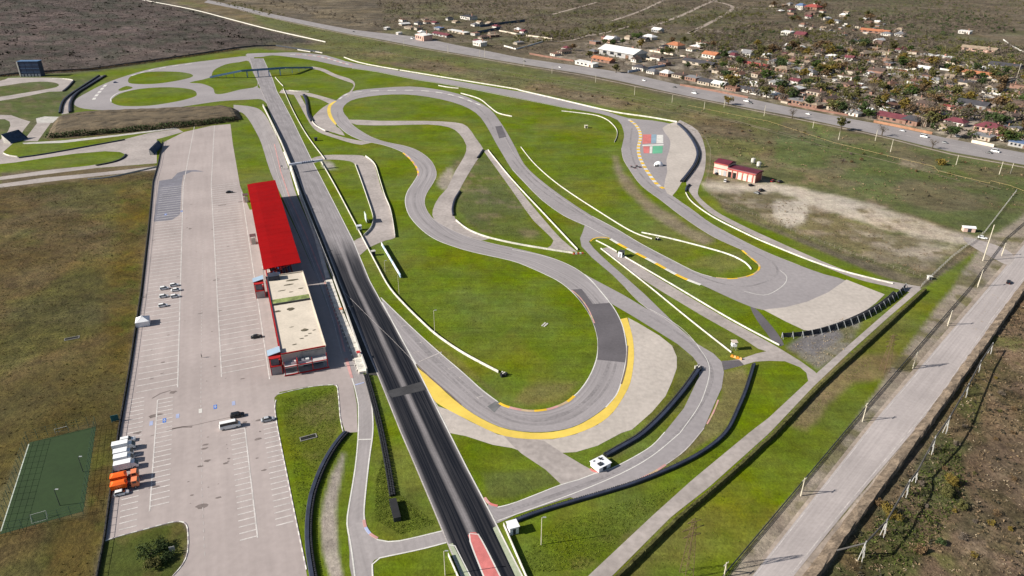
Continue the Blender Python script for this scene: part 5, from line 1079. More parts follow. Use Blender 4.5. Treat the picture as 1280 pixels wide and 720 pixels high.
# lattice pylons
def pylon(label, x, y, ytop, w=2.6):
    h = hgt(x, y, ytop); r = empty('lattice_pylon', G(x, y), R(20), label, 'pylon'); M = mat('rusty_steel', (.15, .095, .06), .8, .25, .5); n = 8
    C4 = ((-1, -1), (1, -1), (1, 1), (-1, 1))
    def pt(a, b, t): k = w/2*(1-t)+.35*t; return Vector((a*k, b*k, h*t))
    for a, b in C4: MB().tube(pt(a, b, 0), pt(a, b, 1), .08, .05, 5).build('leg', M, r)
    for s in range(n):
        t0, t1 = s/n, (s+1)/n; mb = MB()
        for i in range(4):
            a, b = C4[i], C4[(i+1) % 4]; mb.tube(pt(*a, t0), pt(*b, t1), .028, .028, 4); mb.tube(pt(*b, t0), pt(*a, t1), .028, .028, 4)
        mb.build('lattice_panel', M, r)
    for z, l in ((.72, 2.6), (.85, 3.2), (.97, 2.0)):
        mb = MB().tube((-l, 0, h*z), (l, 0, h*z), .09, .09, 5); mb.tube((-l, 0, h*z), (0, 0, h*z+1.2), .05); mb.tube((l, 0, h*z), (0, 0, h*z+1.2), .05); mb.build('crossarm', M, r)
pylon('rusty lattice pylon on the brown patch beside the eastern road', 1105, 464, 419); pylon('rusty lattice pylon at the bottom of the green verge', 858, 718, 650)
# ------------------------------------------------------------------ raised pipe on white frames, and yellow gas pipe
sup = [(1076, 699, 678), (1103, 669, 650), (1131, 620, 601), (1143, 601, 588), (1163, 566, 546), (1181, 540, 521), (1206, 495, 480), (1222, 464, 451), (1237, 441, 429)]
tops = []
for i, (x, y, t) in enumerate(sup):
    h = hgt(x, y, t); b = G(x, y); tops.append(Vector((b.x, b.y, h-.25)))
    WTR = mat('weathered_white_steel', (.46, .45, .42), .7, .2, .5)
    r = empty('pipe_trestle', b, R(50), 'white steel trestle carrying the raised pipe over the dry scrub', 'trestle', 'pipe trestles')
    for s in (-.9, .9): MB().tube((s, -.5, 0), (s*.4, 0, h), .10, .09, 6).build('leg', WTR, r); MB().tube((s, .5, 0), (s*.4, 0, h), .10, .09, 6).build('leg', WTR, r)
    MB().box(0, 0, h-.3, h-.05, 1.6, .3).build('crossbar', WTR, r); MB().box(0, 0, h*.45, h*.45+.15, 1.4, .2).build('brace', WTR, r)
e0 = G(1046, 688, 1.5); pp = empty('raised_pipe', (tops[0].x, tops[0].y, 0), 0, 'dark raised pipeline running over white trestles through the scrub', 'pipe')
chain = [e0]+tops; off = Vector((tops[0].x, tops[0].y, 0))
for a, b in zip(chain, chain[1:]): MB().tube(a-off, b-off, .24, .24, 8).build('pipe_length', mat('pipe_dark', (.07, .065, .06), .7, .3), pp)
yp = empty('gas_pipe', G(860, 133), 0, 'thin yellow gas pipe on short posts crossing the highway strip', 'pipe'); off = G(860, 133)
YG = mat('gas_yellow', (.40, .30, .13), .7, .15); line = [G(*p) for p in pts('860,133 905,142.5 960,153 1042,180 1120,199 1167,210 1172,215.5 1235,231 1238,228 1262,234 1280,241 1400,275')]
for a, b in zip(line, line[1:]):
    MB().tube(a-off+Vector((0, 0, 1.2)), b-off+Vector((0, 0, 1.2)), .08, .08, 6).build('pipe_length', YG, yp)
for p in resample(line, step=9): MB().box(p.x-off.x, p.y-off.y, 0, 1.2, .14, .14).build('post', YG, yp)
# earth bank east of the road, steep on its far side
def bank():
    g = resample(gl('1330,303 1282,362 1235,428 1195,485 1155,541 1085,634 1022,720 985,770', 3), step=3.0); o0 = g[0].copy(); mb = MB(); P = []; prof = [(-3.0, -.05), (-1.9, .7), (-.6, 1.6), (.2, 1.85), (.45, 1.5), (.65, -.1)]
    n = len(prof)
    for i, p in enumerate(g):
        d = (g[min(i+1, len(g)-1)]-g[max(i-1, 0)]).normalized(); nr = Vector((d.y, -d.x, 0)); nr = -nr
        P += [(p.x-o0.x+nr.x*a+random.uniform(-.2, .2), p.y-o0.y+nr.y*a+random.uniform(-.2, .2), z+(random.uniform(-.2, .2) if 0 < k_ < n-1 else 0)) for k_, (a, z) in enumerate(prof)]
    mb.add(P, [(i*n+k_, i*n+k_+1, (i+1)*n+k_+1, (i+1)*n+k_) for i in range(len(g)-1) for k_ in range(n-1)])
    o = mb.build('earth_bank', mat('stony_soil', (.155, .118, .085), .95, .5, .35, .35, 1.5, bump=.6)); o.location = o0; tag(o, kind='structure')
bank()
# ------------------------------------------------------------------ vegetation
rng = np.random.default_rng(5)
def leafmat(name, c, v=.45): return mat(name, c, .9, v, .6, .3, 3.0, coord='object', spec=.1)
LM = {'olive': leafmat('leaf_olive', (.108, .104, .036)), 'dark': leafmat('leaf_dark_green', (.048, .070, .026)), 'ochre': leafmat('leaf_ochre', (.17, .125, .028)), 'bare': leafmat('twig_grey_brown', (.145, .118, .092)), 'brown': leafmat('leaf_brown', (.14, .092, .048)), 'green': leafmat('leaf_green', (.055, .085, .022))}
BARK = mat('bark', (.10, .08, .06), .95, .3, 1.0, coord='object')
def leafcloud(n, cl, rx, rz, zc, size, seed, sparse=0.0, aspect=1.0):
    "many small leaf faces gathered in clumps through the crown volume"
    g = np.random.default_rng(seed); d = g.normal(size=(cl, 3)); d /= np.linalg.norm(d, axis=1)[:, None]; rr = g.random(cl)**(.45)
    cen = d*rr[:, None]*np.array([rx, rx, rz])*.82; cen[:, 2] += zc; rad = rx*g.uniform(.22, .5, cl)
    i = g.integers(0, cl, n); q = g.normal(size=(n, 3)); q /= np.linalg.norm(q, axis=1)[:, None]
    p = cen[i]+q*(rad[i]*g.random(n)**.4)[:, None]*np.array([1, 1, .8]); p[:, 2] = np.maximum(p[:, 2], .1)
    u = g.normal(size=(n, 3)); u /= np.linalg.norm(u, axis=1)[:, None]; v = np.cross(u, g.normal(size=(n, 3))); v /= np.linalg.norm(v, axis=1)[:, None]
    s = size*g.uniform(.5, 1.2, n)[:, None]
    V = np.stack([p-u*s, p-v*s*.6*aspect, p+u*s, p+v*s*.6*aspect], 1).reshape(-1, 3); F = np.arange(n*4).reshape(-1, 4)
    return V, F
def meshnp(name, V, F, m):
    me = bpy.data.meshes.new(name); me.from_pydata(V.tolist(), [], F.tolist()); me.materials.append(m); return me
CROWN = {}; TRUNK = []
for k, (h, r) in enumerate(((1.0, .42), (1.0, .36), (1.0, .5))):
    mb = MB().tube((0, 0, 0), (.01, 0, .45), .045, .028, 7)
    for j in range(6):
        a = j*1.05+k; mb.tube((.0, 0, .28+.03*j), (.26*math.cos(a), .26*math.sin(a), .58+.05*j), .018, .007, 5)
    o = mb.build('trunk', BARK); TRUNK.append(o.data); bpy.data.objects.remove(o)
for key in LM:
    CROWN[key] = []
    for k in range(4):
        bare = key == 'bare'; V, F = leafcloud(520 if bare else 620, 22 if bare else 16, (.40, .34, .46, .5)[k], (.40, .44, .36, .32)[k], .60, .035 if bare else .060, 100+k+hash(key) % 1 + len(key)*7, aspect=.45 if bare else 1)
        CROWN[key].append(meshnp('crown_'+key, V, F, LM[key]))
def tree(x, y, h, key, label, group=None, name='tree', wide=1.0, p=None):
    p = p or G(x, y); r = empty(name, p, random.uniform(0, 6.28), label, 'tree', group); r.scale = (h*wide, h*wide, h)
    o = bpy.data.objects.new('trunk', random.choice(TRUNK)); COL.objects.link(o); o.parent = r
    o = bpy.data.objects.new('crown', random.choice(CROWN[key])); COL.objects.link(o); o.parent = r
    return r
def bush(x, y, w, h, key, label, group=None, n=900, seed=1, size=None, name='shrub'):
    r = empty(name, G(x, y), 0, label, 'shrub', group)
    V, F = leafcloud(n, 18, w/2, h*.5, h*.45, size or w*.05, seed); me = meshnp('foliage', V, F, LM[key]); o = bpy.data.objects.new('foliage', me); COL.objects.link(o); o.parent = r
    mb = MB()
    for j in range(5): a = j*1.26; mb.tube((.1*math.cos(a), .1*math.sin(a), 0), (w*.25*math.cos(a), w*.25*math.sin(a), h*.6), .07, .03, 5)
    mb.build('stem', BARK, r)
# shrubs on the grass island and in the dry field
for i, (x, y, w_, h_, k, lab) in enumerate(((187, 694, 7.5, 3.6, 'dark', 'large dark shrub on the corner grass island'), (203, 683, 5, 2.6, 'dark', 'dark green shrub on the corner grass island, beyond the large one'), (210, 700, 4.2, 2.2, 'dark', 'low dark shrub near the kerb of the corner grass island'), (192, 708, 4.8, 2.4, 'olive', 'olive shrub at the bottom of the corner grass island'), (1115, 646, 6.5, 4.5, 'ochre', 'rust yellow shrub by the raised pipe'), (1182, 618, 6.0, 4, 'olive', 'yellow green shrub, lower of the pair in the dry field'), (1190, 605, 5.5, 3.6, 'ochre', 'yellow shrub, upper of the pair in the dry field'), (1200, 634, 4, 2.4, 'olive', 'low olive shrub under the pair in the dry field'), (1100, 632, 3.5, 2.2, 'brown', 'small brown shrub by the earth bank'), (1150, 690, 3.2, 2.0, 'brown', 'small brown shrub among the dry grass'), (1175, 206, 8, 5.0, 'ochre', 'round yellowish shrub beside the yellow gas pipe'), (1175, 680, 2.6, 1.6, 'dark', 'tiny dark shrub in the dry field'))):
    bush(x, y, w_, h_, k, lab, n=1100, seed=i+3, size=.22 if y > 300 else .45)
sgn = empty('small_sign', G(216, 690), R(20), 'small white sign board on the corner grass island', 'sign'); MB().box(0, 0, .4, 2.0, 1.4, .1).build('board', WALLW, sgn); MB().tube((0, 0, 0), (0, 0, .4), .06).build('post', STEELL, sgn)
for i, (x, y, h, k, lab) in enumerate(((1051, 163, 12, 'olive', 'lone green tree between highway and green strip, beside two white poles'), (1102, 170, 11, 'bare', 'lone bare tree at the highway edge with a broad dark shadow'), (1165, 186, 9, 'bare', 'small bare tree on the highway verge opposite the village street'), (910, 131, 10, 'ochre', 'slim yellow tree on the highway verge'), (990, 148, 11, 'bare', 'grey bare tree on the highway verge opposite green gardens'))):
    tree(x, y, h, k, lab, wide=1.15)
# hedge along the service path
def hedge(label, line, w_, h_, dens, key, n=2, size=.28, name='hedge'):
    g = resample(gl(line, n), step=1.0); o0 = g[0].copy(); N = int(len(g)*dens); rg = np.random.default_rng(11); i = rg.integers(0, len(g), N)
    base = np.array([(p.x-o0.x, p.y-o0.y, 0) for p in g]); hv = h_*(.65+.6*vnoise(base[:, 0]+500, base[:, 1]+500, 5.0, 4))
    p = base[i]+rg.normal(size=(N, 3))*np.array([w_*.3, w_*.3, 0]); p[:, 2] = rg.random(N)**.7*hv[i]
    u = rg.normal(size=(N, 3)); u /= np.linalg.norm(u, axis=1)[:, None]; v = np.cross(u, rg.normal(size=(N, 3))); v /= np.linalg.norm(v, axis=1)[:, None]; s = size*rg.uniform(.5, 1.3, N)[:, None]
    V = np.stack([p-u*s, p-v*s*.7, p+u*s, p+v*s*.7], 1).reshape(-1, 3); r = empty(name, o0, 0, label, 'hedge'); o = bpy.data.objects.new('foliage', meshnp('foliage', V, np.arange(N*4).reshape(-1, 4), LM[key])); COL.objects.link(o); o.parent = r
    mb = MB()
    for q in g[::6]: mb.tube((q.x-o0.x, q.y-o0.y, 0), (q.x-o0.x, q.y-o0.y, h_*.6), .06, .04, 5)
    mb.build('stems', BARK, r)['kind'] = 'stuff'
hl = '1156,364 1114,403 1066,447 1022,487 966,546 890,615 846,652 775,721 730,765'
hedge('long trimmed olive hedge beside the eastern service path', hl, .9, 1.55, 20, 'olive', size=.16)
hg = [o for o in COL.objects if o.name.startswith('hedge') and o.type == 'EMPTY'][0]
gq = resample(gl(hl, 2), step=1.2); mbh = MB(); mbh.profile([p-gq[0]+Vector((random.uniform(-.1, .1), random.uniform(-.1, .1), 0)) for p in gq], [(.75, 0), (.7, .9), (.45, 1.4), (-.4, 1.45), (-.7, .95), (-.85, 0)]); mbh.build('hedge_body', leafmat('hedge_olive', (.075, .072, .024)), hg)
hedge('dark hedge row at the foot of the embankment slope', '60,172.5 100,169.5 160,164.5 220,159.5 262,155 292,151.5', 4.5, 4.4, 22, 'dark', size=.6)
hedge('shaggy hedge along the boundary of the scrub field', '0,96 60,92 110,88 160,82 225,73 298,62', 3, 2.0, 8, 'brown', size=.6)
# scrub and dry tufts: too many to count
def scatter(name, s, N, smin, smax, m, seed, flat=.6, label=None, per=4, thr=None):
    g = np.random.default_rng(seed); poly = pts(s); xs_ = [p[0] for p in poly]; ys_ = [p[1] for p in poly]; W = [G(*p) for p in poly]; wp = [(p.x, p.y) for p in W]
    x0, x1, y0, y1 = min(p[0] for p in wp), max(p[0] for p in wp), min(p[1] for p in wp), max(p[1] for p in wp)
    X = g.uniform(x0, x1, N*8); Y = g.uniform(y0, y1, N*8); k = sdist(X, Y, wp) > 0
    if thr is not None: k &= fbm(X, Y, 22, seed) > thr
    X, Y = X[k][:N], Y[k][:N]; n = len(X); s_ = smin+(smax-smin)*g.random(n)**2.2
    i = np.repeat(np.arange(n), per); M = len(i); p = np.stack([X[i], Y[i], np.zeros(M)], 1)+g.normal(size=(M, 3))*s_[i][:, None]*np.array([.45, .45, .0]); p[:, 2] = s_[i]*g.uniform(.15, .8, M)*flat
    u = g.normal(size=(M, 3)); u /= np.linalg.norm(u, axis=1)[:, None]; v = np.cross(u, g.normal(size=(M, 3))); v /= np.linalg.norm(v, axis=1)[:, None]; q = (s_[i]*g.uniform(.35, .75, M))[:, None]
    V = np.stack([p-u*q, p+v*q*.8, p+u*q], 1).reshape(-1, 3); V[:, 2] = np.maximum(V[:, 2], .03)
    me = meshnp(name, V, np.arange(M*3).reshape(-1, 3), m); o = bpy.data.objects.new(name, me); COL.objects.link(o); tag(o, label, 'scrub', kind='stuff')
SC1 = leafmat('scrub_grey', (.066, .052, .045)); SC2 = leafmat('scrub_dark', (.034, .032, .022)); SC3 = leafmat('dry_grass', (.165, .118, .07)); SC4 = leafmat('tuft_green', (.060, .075, .018)); SC5 = leafmat('scrub_straw', (.30, .24, .16))
TLF = '-250,0 178,-2 240,14 340,40 400,54 320,57 225,70 160,80 0,95 -250,110'
scatter('scrub', TLF, 26000, .4, 1.5, SC1, 1, label='grey brown scrub covering the upper field'); scatter('scrub', TLF, 1500, 2.0, 5.0, SC2, 22, label='larger dark shrubs of the upper scrub field', thr=.52); scatter('scrub', TLF, 4000, .5, 2.0, SC2, 2, label='dark bushes dotted over the upper scrub field')
STR = '300,12 480,55 640,88 860,130 1040,165 1280,215 1280,262 1100,255 900,190 840,146 640,108 430,70 407,56'
scatter('scrub', STR, 5000, .4, 1.5, SC3, 3, label='dry grass tufts of the strip along the highway'); scatter('scrub', STR, 1200, .5, 2.0, SC2, 4, label='dark low bushes of the strip along the highway', thr=.5)
DRYF = '1290,350 1500,250 1500,760 1000,760 1040,715 1155,560'
scatter('dry_scrub', DRYF, 11000, .2, .9, SC3, 5, label='dry brown tufts in the field east of the road'); scatter('dry_scrub', DRYF, 5200, .25, 1.1, SC2, 6, label='dark tufts in the field east of the road', thr=.5); scatter('dry_scrub', DRYF, 1800, .15, .8, SC5, 7, label='straw coloured stalks in the field east of the road')
scatter('dry_scrub', '1056,690 1110,640 1150,590 1190,540 1210,600 1180,660 1130,720', 1500, .25, .9, SC4, 17, label='green weeds under the raised pipe')
OF = '-80,240 192,216 152,525 122,528 36,550 -10,680 100,652 128,660 110,760 -80,760'
scatter('meadow_tufts', OF, 7000, .15, .6, leafmat('tuft_brown', (.075, .052, .016)), 8, label='brown tufts over the olive meadow', thr=.47); scatter('meadow_tufts', OF, 5000, .15, .5, SC4, 9, label='green tufts over the olive meadow', thr=.5)
TG1 = leafmat('grass_tuft_light', (.135, .165, .022)); TG2 = leafmat('grass_tuft_dark', (.082, .115, .011))
for i, s_ in enumerate(('490,362 530,402 580,448 622,480 660,500 698,495 722,474 738,445 733,405 712,376 680,357 620,338 560,322 520,305 480,312', '1152,376 1236,312 1208,352 1052,535 895,712 800,716 1000,524', '655,690 700,652 850,606 918,548 730,712 662,716', '352,502 384,488 418,484 424,535 395,585 388,640 378,660', '655,196 700,152 765,190 792,232 880,300 925,318 925,334 870,330 760,264 680,212', '470,600 482,560 490,610 545,655 500,668 468,650', '600,205 612,200 682,290 640,296 590,285 572,260')):
    scatter('grass_tufts', s_, 2600, .12, .34, TG1, 300+i, flat=.5, label='pale grass tufts on a mown grass area'); scatter('grass_tufts', s_, 2600, .12, .36, TG2, 400+i, flat=.4, label='dark grass tufts on a mown grass area')
scatter('dry_scrub', '890,240 1000,250 1160,312 1150,345 1080,328 960,285', 900, .2, .9, SC3, 10, label='dry tufts in the yard below the gravel road'); scatter('dry_scrub', '1040,400 1075,395 1055,440 1020,460 985,435', 400, .2, .6, SC5, 12, label='rubble and straw by the panel fence')
scatter('dry_scrub', '1236,320 1286,340 1180,500 1000,740 990,720 1140,545 1200,470', 900, .12, .4, SC5, 13, label='stones and straw on the road verge', thr=.5)

# further single shrubs in the dry field and the highway strip
random.seed(77)
for i in range(26):
    x = random.uniform(1120, 1275); y = random.uniform(470, 715)
    if x < 1290-(y-345)*.72+30: continue
    k = random.choice(['ochre', 'brown', 'olive', 'bare']); nm = {'ochre': 'yellowish', 'brown': 'rusty', 'olive': 'olive', 'bare': 'bare grey'}[k]
    w_ = random.uniform(1.4, 3.4); bush(x, y, w_, w_*.65, k, f'{nm} low shrub among the dry scrub east of the road', f'{nm} shrubs in the dry field', n=420, seed=500+i, size=.15)
for i in range(34):
    x = random.uniform(480, 1240); t_ = random.random(); y0 = 55+(x-480)*.19; y1 = 92+(x-480)*.15
    if x > 850: y1 = y0+44
    y = y0+8+(y1-y0-14)*t_; k = random.choice(['olive', 'bare', 'brown']); nm = {'brown': 'rusty', 'olive': 'olive', 'bare': 'bare grey'}[k]
    w_ = random.uniform(1.8, 4.2); bush(x, y, w_, w_*.6, k, f'{nm} low bush on the strip between race track and highway', f'{nm} bushes on the highway strip', n=160, seed=700+i, size=.34)
# ------------------------------------------------------------------ village houses
ROOFS = {'grey': (.20, .195, .20), 'white': (.58, .57, .55), 'brown': (.115, .075, .06), 'red': (.27, .06, .05), 'orange': (.36, .14, .07), 'dark': (.05, .048, .055), 'blue': (.10, .15, .26), 'maroon': (.13, .035, .045), 'tan': (.26, .20, .145), 'slate': (.13, .13, .14), 'umber': (.085, .06, .05), 'rust': (.19, .10, .07)}
WALLS = {'white': (.56, .53, .48), 'brick': (.24, .14, .105), 'cream': (.40, .34, .27), 'pink': (.50, .32, .26), 'grey': (.33, .32, .31)}
HP = {}
def house_proto(rt, roofc, wallc):
    r = empty('house', (0, 0, -80)); rm = mat('roof_'+roofc, ROOFS[roofc], .8, .2, .3, .15, 1.5); wm = mat('house_wall_'+wallc, WALLS[wallc], .85, .12, .3)
    MB().box(0, 0, 0, 3.2, 11, 8).build('wall', wm, r)
    if rt == 'gable': rb = MB().loft([[(s, -4.5, 3.05), (s, 4.5, 3.05), (s, 0, 5.6)] for s in (-5.9, 5.9)])
    elif rt == 'hip': rb = MB().loft([[(-6, -4.5, 3.1), (6, -4.5, 3.1), (6, 4.5, 3.1), (-6, 4.5, 3.1)], [(-2.2, -.2, 5.7), (2.2, -.2, 5.7), (2.2, .2, 5.7), (-2.2, .2, 5.7)]])
    else: rb = MB().loft([[(s, -4.3, 3.1), (s, 4.3, 3.6), (s, 4.3, 3.85), (s, -4.3, 3.3)] for s in (-5.8, 5.8)])
    rf_ = rb.build('roof', rm, r)
    MB().box(2.6, 1.2, 3.6, 6.1, .6, .6).build('chimney', mat('chimney_brick', (.3, .16, .12), .9), rf_)
    for x in (-3.6, -1.2, 1.2): MB().box(x, -4.02, 1.1, 2.5, 1.2, .1).build('window', GLASS, r)
    MB().box(3.7, -4.02, .05, 2.2, 1.0, .1).build('door', mat('house_door', (.16, .09, .06), .7), r)
    for y in (-1.8, 1.8): MB().box(-5.52, y, 1.1, 2.5, .1, 1.2).build('window', GLASS, r)
    return r
placed = []
def house(x, y, rt, roofc, wallc, L=11.0, W=8.0, hs=1.0, rz=None, label=None, p=None):
    key = (rt, roofc, wallc); p = p or G(x, y)
    if key not in HP: HP[key] = house_proto(*key); r = HP[key]
    else: r = clone(HP[key], (0, 0, 0), 0)
    r.location = p; r.rotation_euler = (0, 0, VRZ+(random.choice((0, math.pi/2, math.pi)) if rz is None else rz)); r.scale = (L/11, W/8, hs)
    wd = {'gable': 'gabled', 'hip': 'hipped', 'shed': 'flat'}[rt]
    placed.append((p, max(L, W)*.5))
    for k_ in ('group', 'label'):
        if k_ in r: del r[k_]
    return tag(r, label or f'village house with {roofc} {wd} roof and {wallc} walls', 'house', None if label else f'{roofc} {wd} roofed houses with {wallc} walls')
q_ = G(1040, 148)-G(860, 111); VRZ = math.atan2(q_.y, q_.x)
named = [(530, 50, 'shed', 'white', 'pink', 20, 12, 2.2, 'tall pale pink square building at the western end of the village'), (553, 45, 'gable', 'maroon', 'grey', 34, 9, .9, 'long low shed with maroon roof beside the tall pink building'), (549, 37, 'shed', 'blue', 'grey', 14, 8, 1, 'small shed under a bright blue roof in the western yard'), (586, 24, 'shed', 'dark', 'white', 26, 14, 1.6, 'white fronted hall with dark side behind the western yards'), (600, 57, 'shed', 'white', 'white', 16, 9, 1.5, 'white cube house alone on the highway edge'), (573, 41, 'shed', 'white', 'cream', 40, 8, .8, 'very long white roofed shed in the western yard'), (499, 43, 'shed', 'white', 'white', 6, 6, .9, 'tiny white kiosk by the highway bend'), (512, 36, 'shed', 'tan', 'cream', 18, 7, .9, 'tan roofed shed behind the white kiosk'), (484, 37, 'shed', 'white', 'grey', 8, 6, 1.0, 'small whitish hut at the far western yards'),
  (778, 70, 'gable', 'white', 'grey', 50, 20, 2.0, 'large warehouse with bright white metal roof'), (733, 82, 'shed', 'white', 'white', 26, 7, 1.2, 'white roadside shop block with dark openings'), (754, 77, 'gable', 'orange', 'brick', 26, 8, 1, 'orange roofed row building behind the white shop block'), (763, 53, 'gable', 'white', 'pink', 13, 10, 1.5, 'pink house with white roof behind the warehouse'), (812, 49, 'hip', 'white', 'white', 16, 10, 1.2, 'white hipped house at the dirt street fork'), (822, 40, 'gable', 'white', 'grey', 14, 9, 1.2, 'whitish gabled house up the dirt street'), (844, 60, 'hip', 'orange', 'cream', 17, 12, 1.4, 'orange hipped house in the garden behind the warehouse'), (874, 81, 'gable', 'dark', 'cream', 36, 8, 1, 'very long dark roofed farm building'), (889, 72, 'gable', 'orange', 'white', 17, 10, 1.3, 'bright orange gabled house above the long dark roof'), (935, 71, 'gable', 'grey', 'white', 12, 10, 1.5, 'white two storey house with grey gable among trees'), (945, 84, 'gable', 'red', 'brick', 26, 7, .9, 'long crimson roofed building beside the green lawn'), (973, 107, 'hip', 'grey', 'white', 16, 11, 1.1, 'grey hipped house near the orange brick heap'), (1016, 12, 'hip', 'red', 'brick', 24, 16, 1.8, 'big red hipped mansion at the top of the village'), (1001, 10, 'hip', 'blue', 'white', 14, 12, 1.6, 'blue roofed house beside the red mansion'), (1001, 47, 'gable', 'maroon', 'brick', 14, 9, 1.5, 'brick house with maroon roof amid bare trees'), (984, 44, 'shed', 'white', 'white', 13, 9, 1.6, 'white villa with porch amid bare trees'), (1094, 41, 'gable', 'orange', 'brick', 36, 10, 1, 'wide orange brick building in the upper village'), (1206, 42, 'shed', 'white', 'white', 14, 8, 1.2, 'solitary white house below the far woods'), (1224, 64, 'gable', 'tan', 'pink', 34, 9, 1.1, 'long pinkish farm range at the eastern meadow'), (1171, 73, 'shed', 'white', 'cream', 30, 8, 1.0, 'long white roofed barn along the upper street'), (1256, 86, 'gable', 'dark', 'white', 26, 10, 1.2, 'dark roofed hall with white ends at the east'), (1230, 96, 'gable', 'orange', 'tan' if 0 else 'cream', 34, 9, .9, 'long rusty orange roofed range in the east'), (1117, 151, 'gable', 'maroon', 'brick', 24, 10, 1.1, 'maroon roofed house on the highway front with brick yard wall'), (1139, 155, 'hip', 'dark', 'brick', 13, 10, 1.2, 'dark hipped house on the highway front'), (1153, 156, 'gable', 'tan', 'cream', 11, 9, 1.1, 'tan roofed house on the highway front'), (1196, 138, 'shed', 'red', 'pink', 28, 6, .8, 'low red fronted range at the village street corner'), (1216, 134, 'gable', 'dark', 'grey', 24, 10, 1.1, 'dark roofed barn at the village street'), (1194, 156, 'hip', 'maroon', 'white', 15, 9, 1, 'white house with maroon roof near the street mouth'), (1236, 164, 'hip', 'maroon', 'pink', 18, 12, 1.2, 'maroon roofed house on the east side of the street mouth'), (1274, 183, 'shed', 'blue', 'grey', 12, 8, 1, 'dark blue shed at the highway in the far east')]
for x, y, rt, rc, wc, L, W, hs, lab in named:
    k_ = 1.3 if y < 100 else 1.1
    house(x, y, rt, rc, wc, L*k_, W*k_, hs*1.1, 0.0, lab)
def inpoly(p, s): 
    a = Pn(p.x, p.y); return bool(sdist(np.array([a[0]]), np.array([a[1]]), pts(s))[0] > 0)
VILL = '880,80 960,62 1060,56 1160,66 1285,100 1300,186 1190,170 1060,144 985,130 900,112'
UPV = '960,6 1030,6 1130,34 1120,60 1060,62 1040,44 985,30'
WEST = '480,28 560,18 640,30 700,50 730,74 660,68 590,56 500,38'
RURAL = '700,64 760,46 850,50 940,64 900,84 880,106 836,98'
def clear(p, r): return all((p-q).length > r+s for q, s in placed)
random.seed(21); RC = ['grey', 'white', 'brown', 'orange', 'dark', 'maroon', 'tan', 'slate', 'umber', 'rust']; WC = ['white', 'cream', 'brick', 'pink', 'white']
combos = [(t, a, b) for t in ('gable', 'hip', 'shed') for a in set(RC) for b in ('white', 'cream', 'brick')]; combos.sort(); random.shuffle(combos); combos = [c for c in combos if c[1] != 'orange' or c == ('hip', 'orange', 'cream')]; combos = [c for i, c in enumerate(combos) if i % 2 == 0][:40]
for i in range(20):                                     # the row of houses fronting the highway
    x = 800+i*16.5; y = 93.5+(x-800)*.208-random.uniform(4.5, 7)
    p = G(x, y); L = random.uniform(12, 20)
    if clear(p, 5.5): house(0, 0, *random.choice(combos), L=L, W=random.uniform(8, 11), hs=random.uniform(.9, 1.25), rz=0.0, p=p)
for poly, N in ((VILL, 105), (UPV, 34), (RURAL, 16), (WEST, 26)):
    c_, tries = 0, 0; P_ = pts(poly); W_ = [G(*p) for p in P_]
    while c_ < N and tries < 4000:
        tries += 1; p = Vector((random.uniform(min(v.x for v in W_), max(v.x for v in W_)), random.uniform(min(v.y for v in W_), max(v.y for v in W_)), 0))
        L = random.uniform(10, 19); W = random.uniform(7.5, 11.5)
        if not inpoly(p, poly) or not clear(p, max(L, W)*.5+3): continue
        house(0, 0, *random.choice(combos), L=L, W=W, hs=random.uniform(.8, 1.25), p=p); c_ += 1
# yard walls along the streets
for lab, s_, h_, m_ in (('row of red brick fence pillars along the western highway edge', '662,68 690,73 717,77', 2.2, 'brick'), ('brown brick garden wall along the highway front', '850,107 890,114 935,123', 2.0, 'brick'), ('low earthen red garden wall by the maroon roofed front house', '1092,153 1120,158.5 1165,168', 2.0, 'orange'), ('cream garden wall east of the street mouth', '1214,178 1228,181 1242,184', 2.4, 'cream'), ('blue grey wall crossing from highway to the warehouse yard', '785,91 810,86.5 838,81.5', 2.6, 'blue'), ('dark blue yard wall of the western depot', '592,43 610,39.5 625,36.5', 4, 'navy'), ('pale wall around the western depot plot', '624,39 650,44 690,49', 2.0, 'cream'), ('dark blue far wall of the western depot plot', '600,34 630,30 656,27', 4, 'navy'), ('cream wall around the warehouse yard', '786,70 815,76 858,72 812,64', 2.0, 'cream'), ('white rubble wall of the plot west of the brick pillars', '630,58 645,62 660,58 680,52', 1.8, 'white'), ('pale wall along the upper eastern street', '1160,75 1200,82 1240,85', 2.2, 'cream'), ('white farm track wall at the eastern meadow', '1254,50 1265,58 1280,66', 1.5, 'white'), ('rusty garden wall in front of the village trees', '985,131 1020,138 1060,145', 1.8, 'brick')):
    c_ = {'brick': (.22, .12, .09), 'orange': (.33, .17, .10), 'cream': (.58, .50, .40), 'blue': (.40, .44, .52), 'navy': (.06, .085, .12), 'white': (.62, .6, .55)}[m_]
    cwall(lab, s_, h_, .6, mat('yard_'+m_, c_, .85, .25, .2), n=1, name='yard_wall')
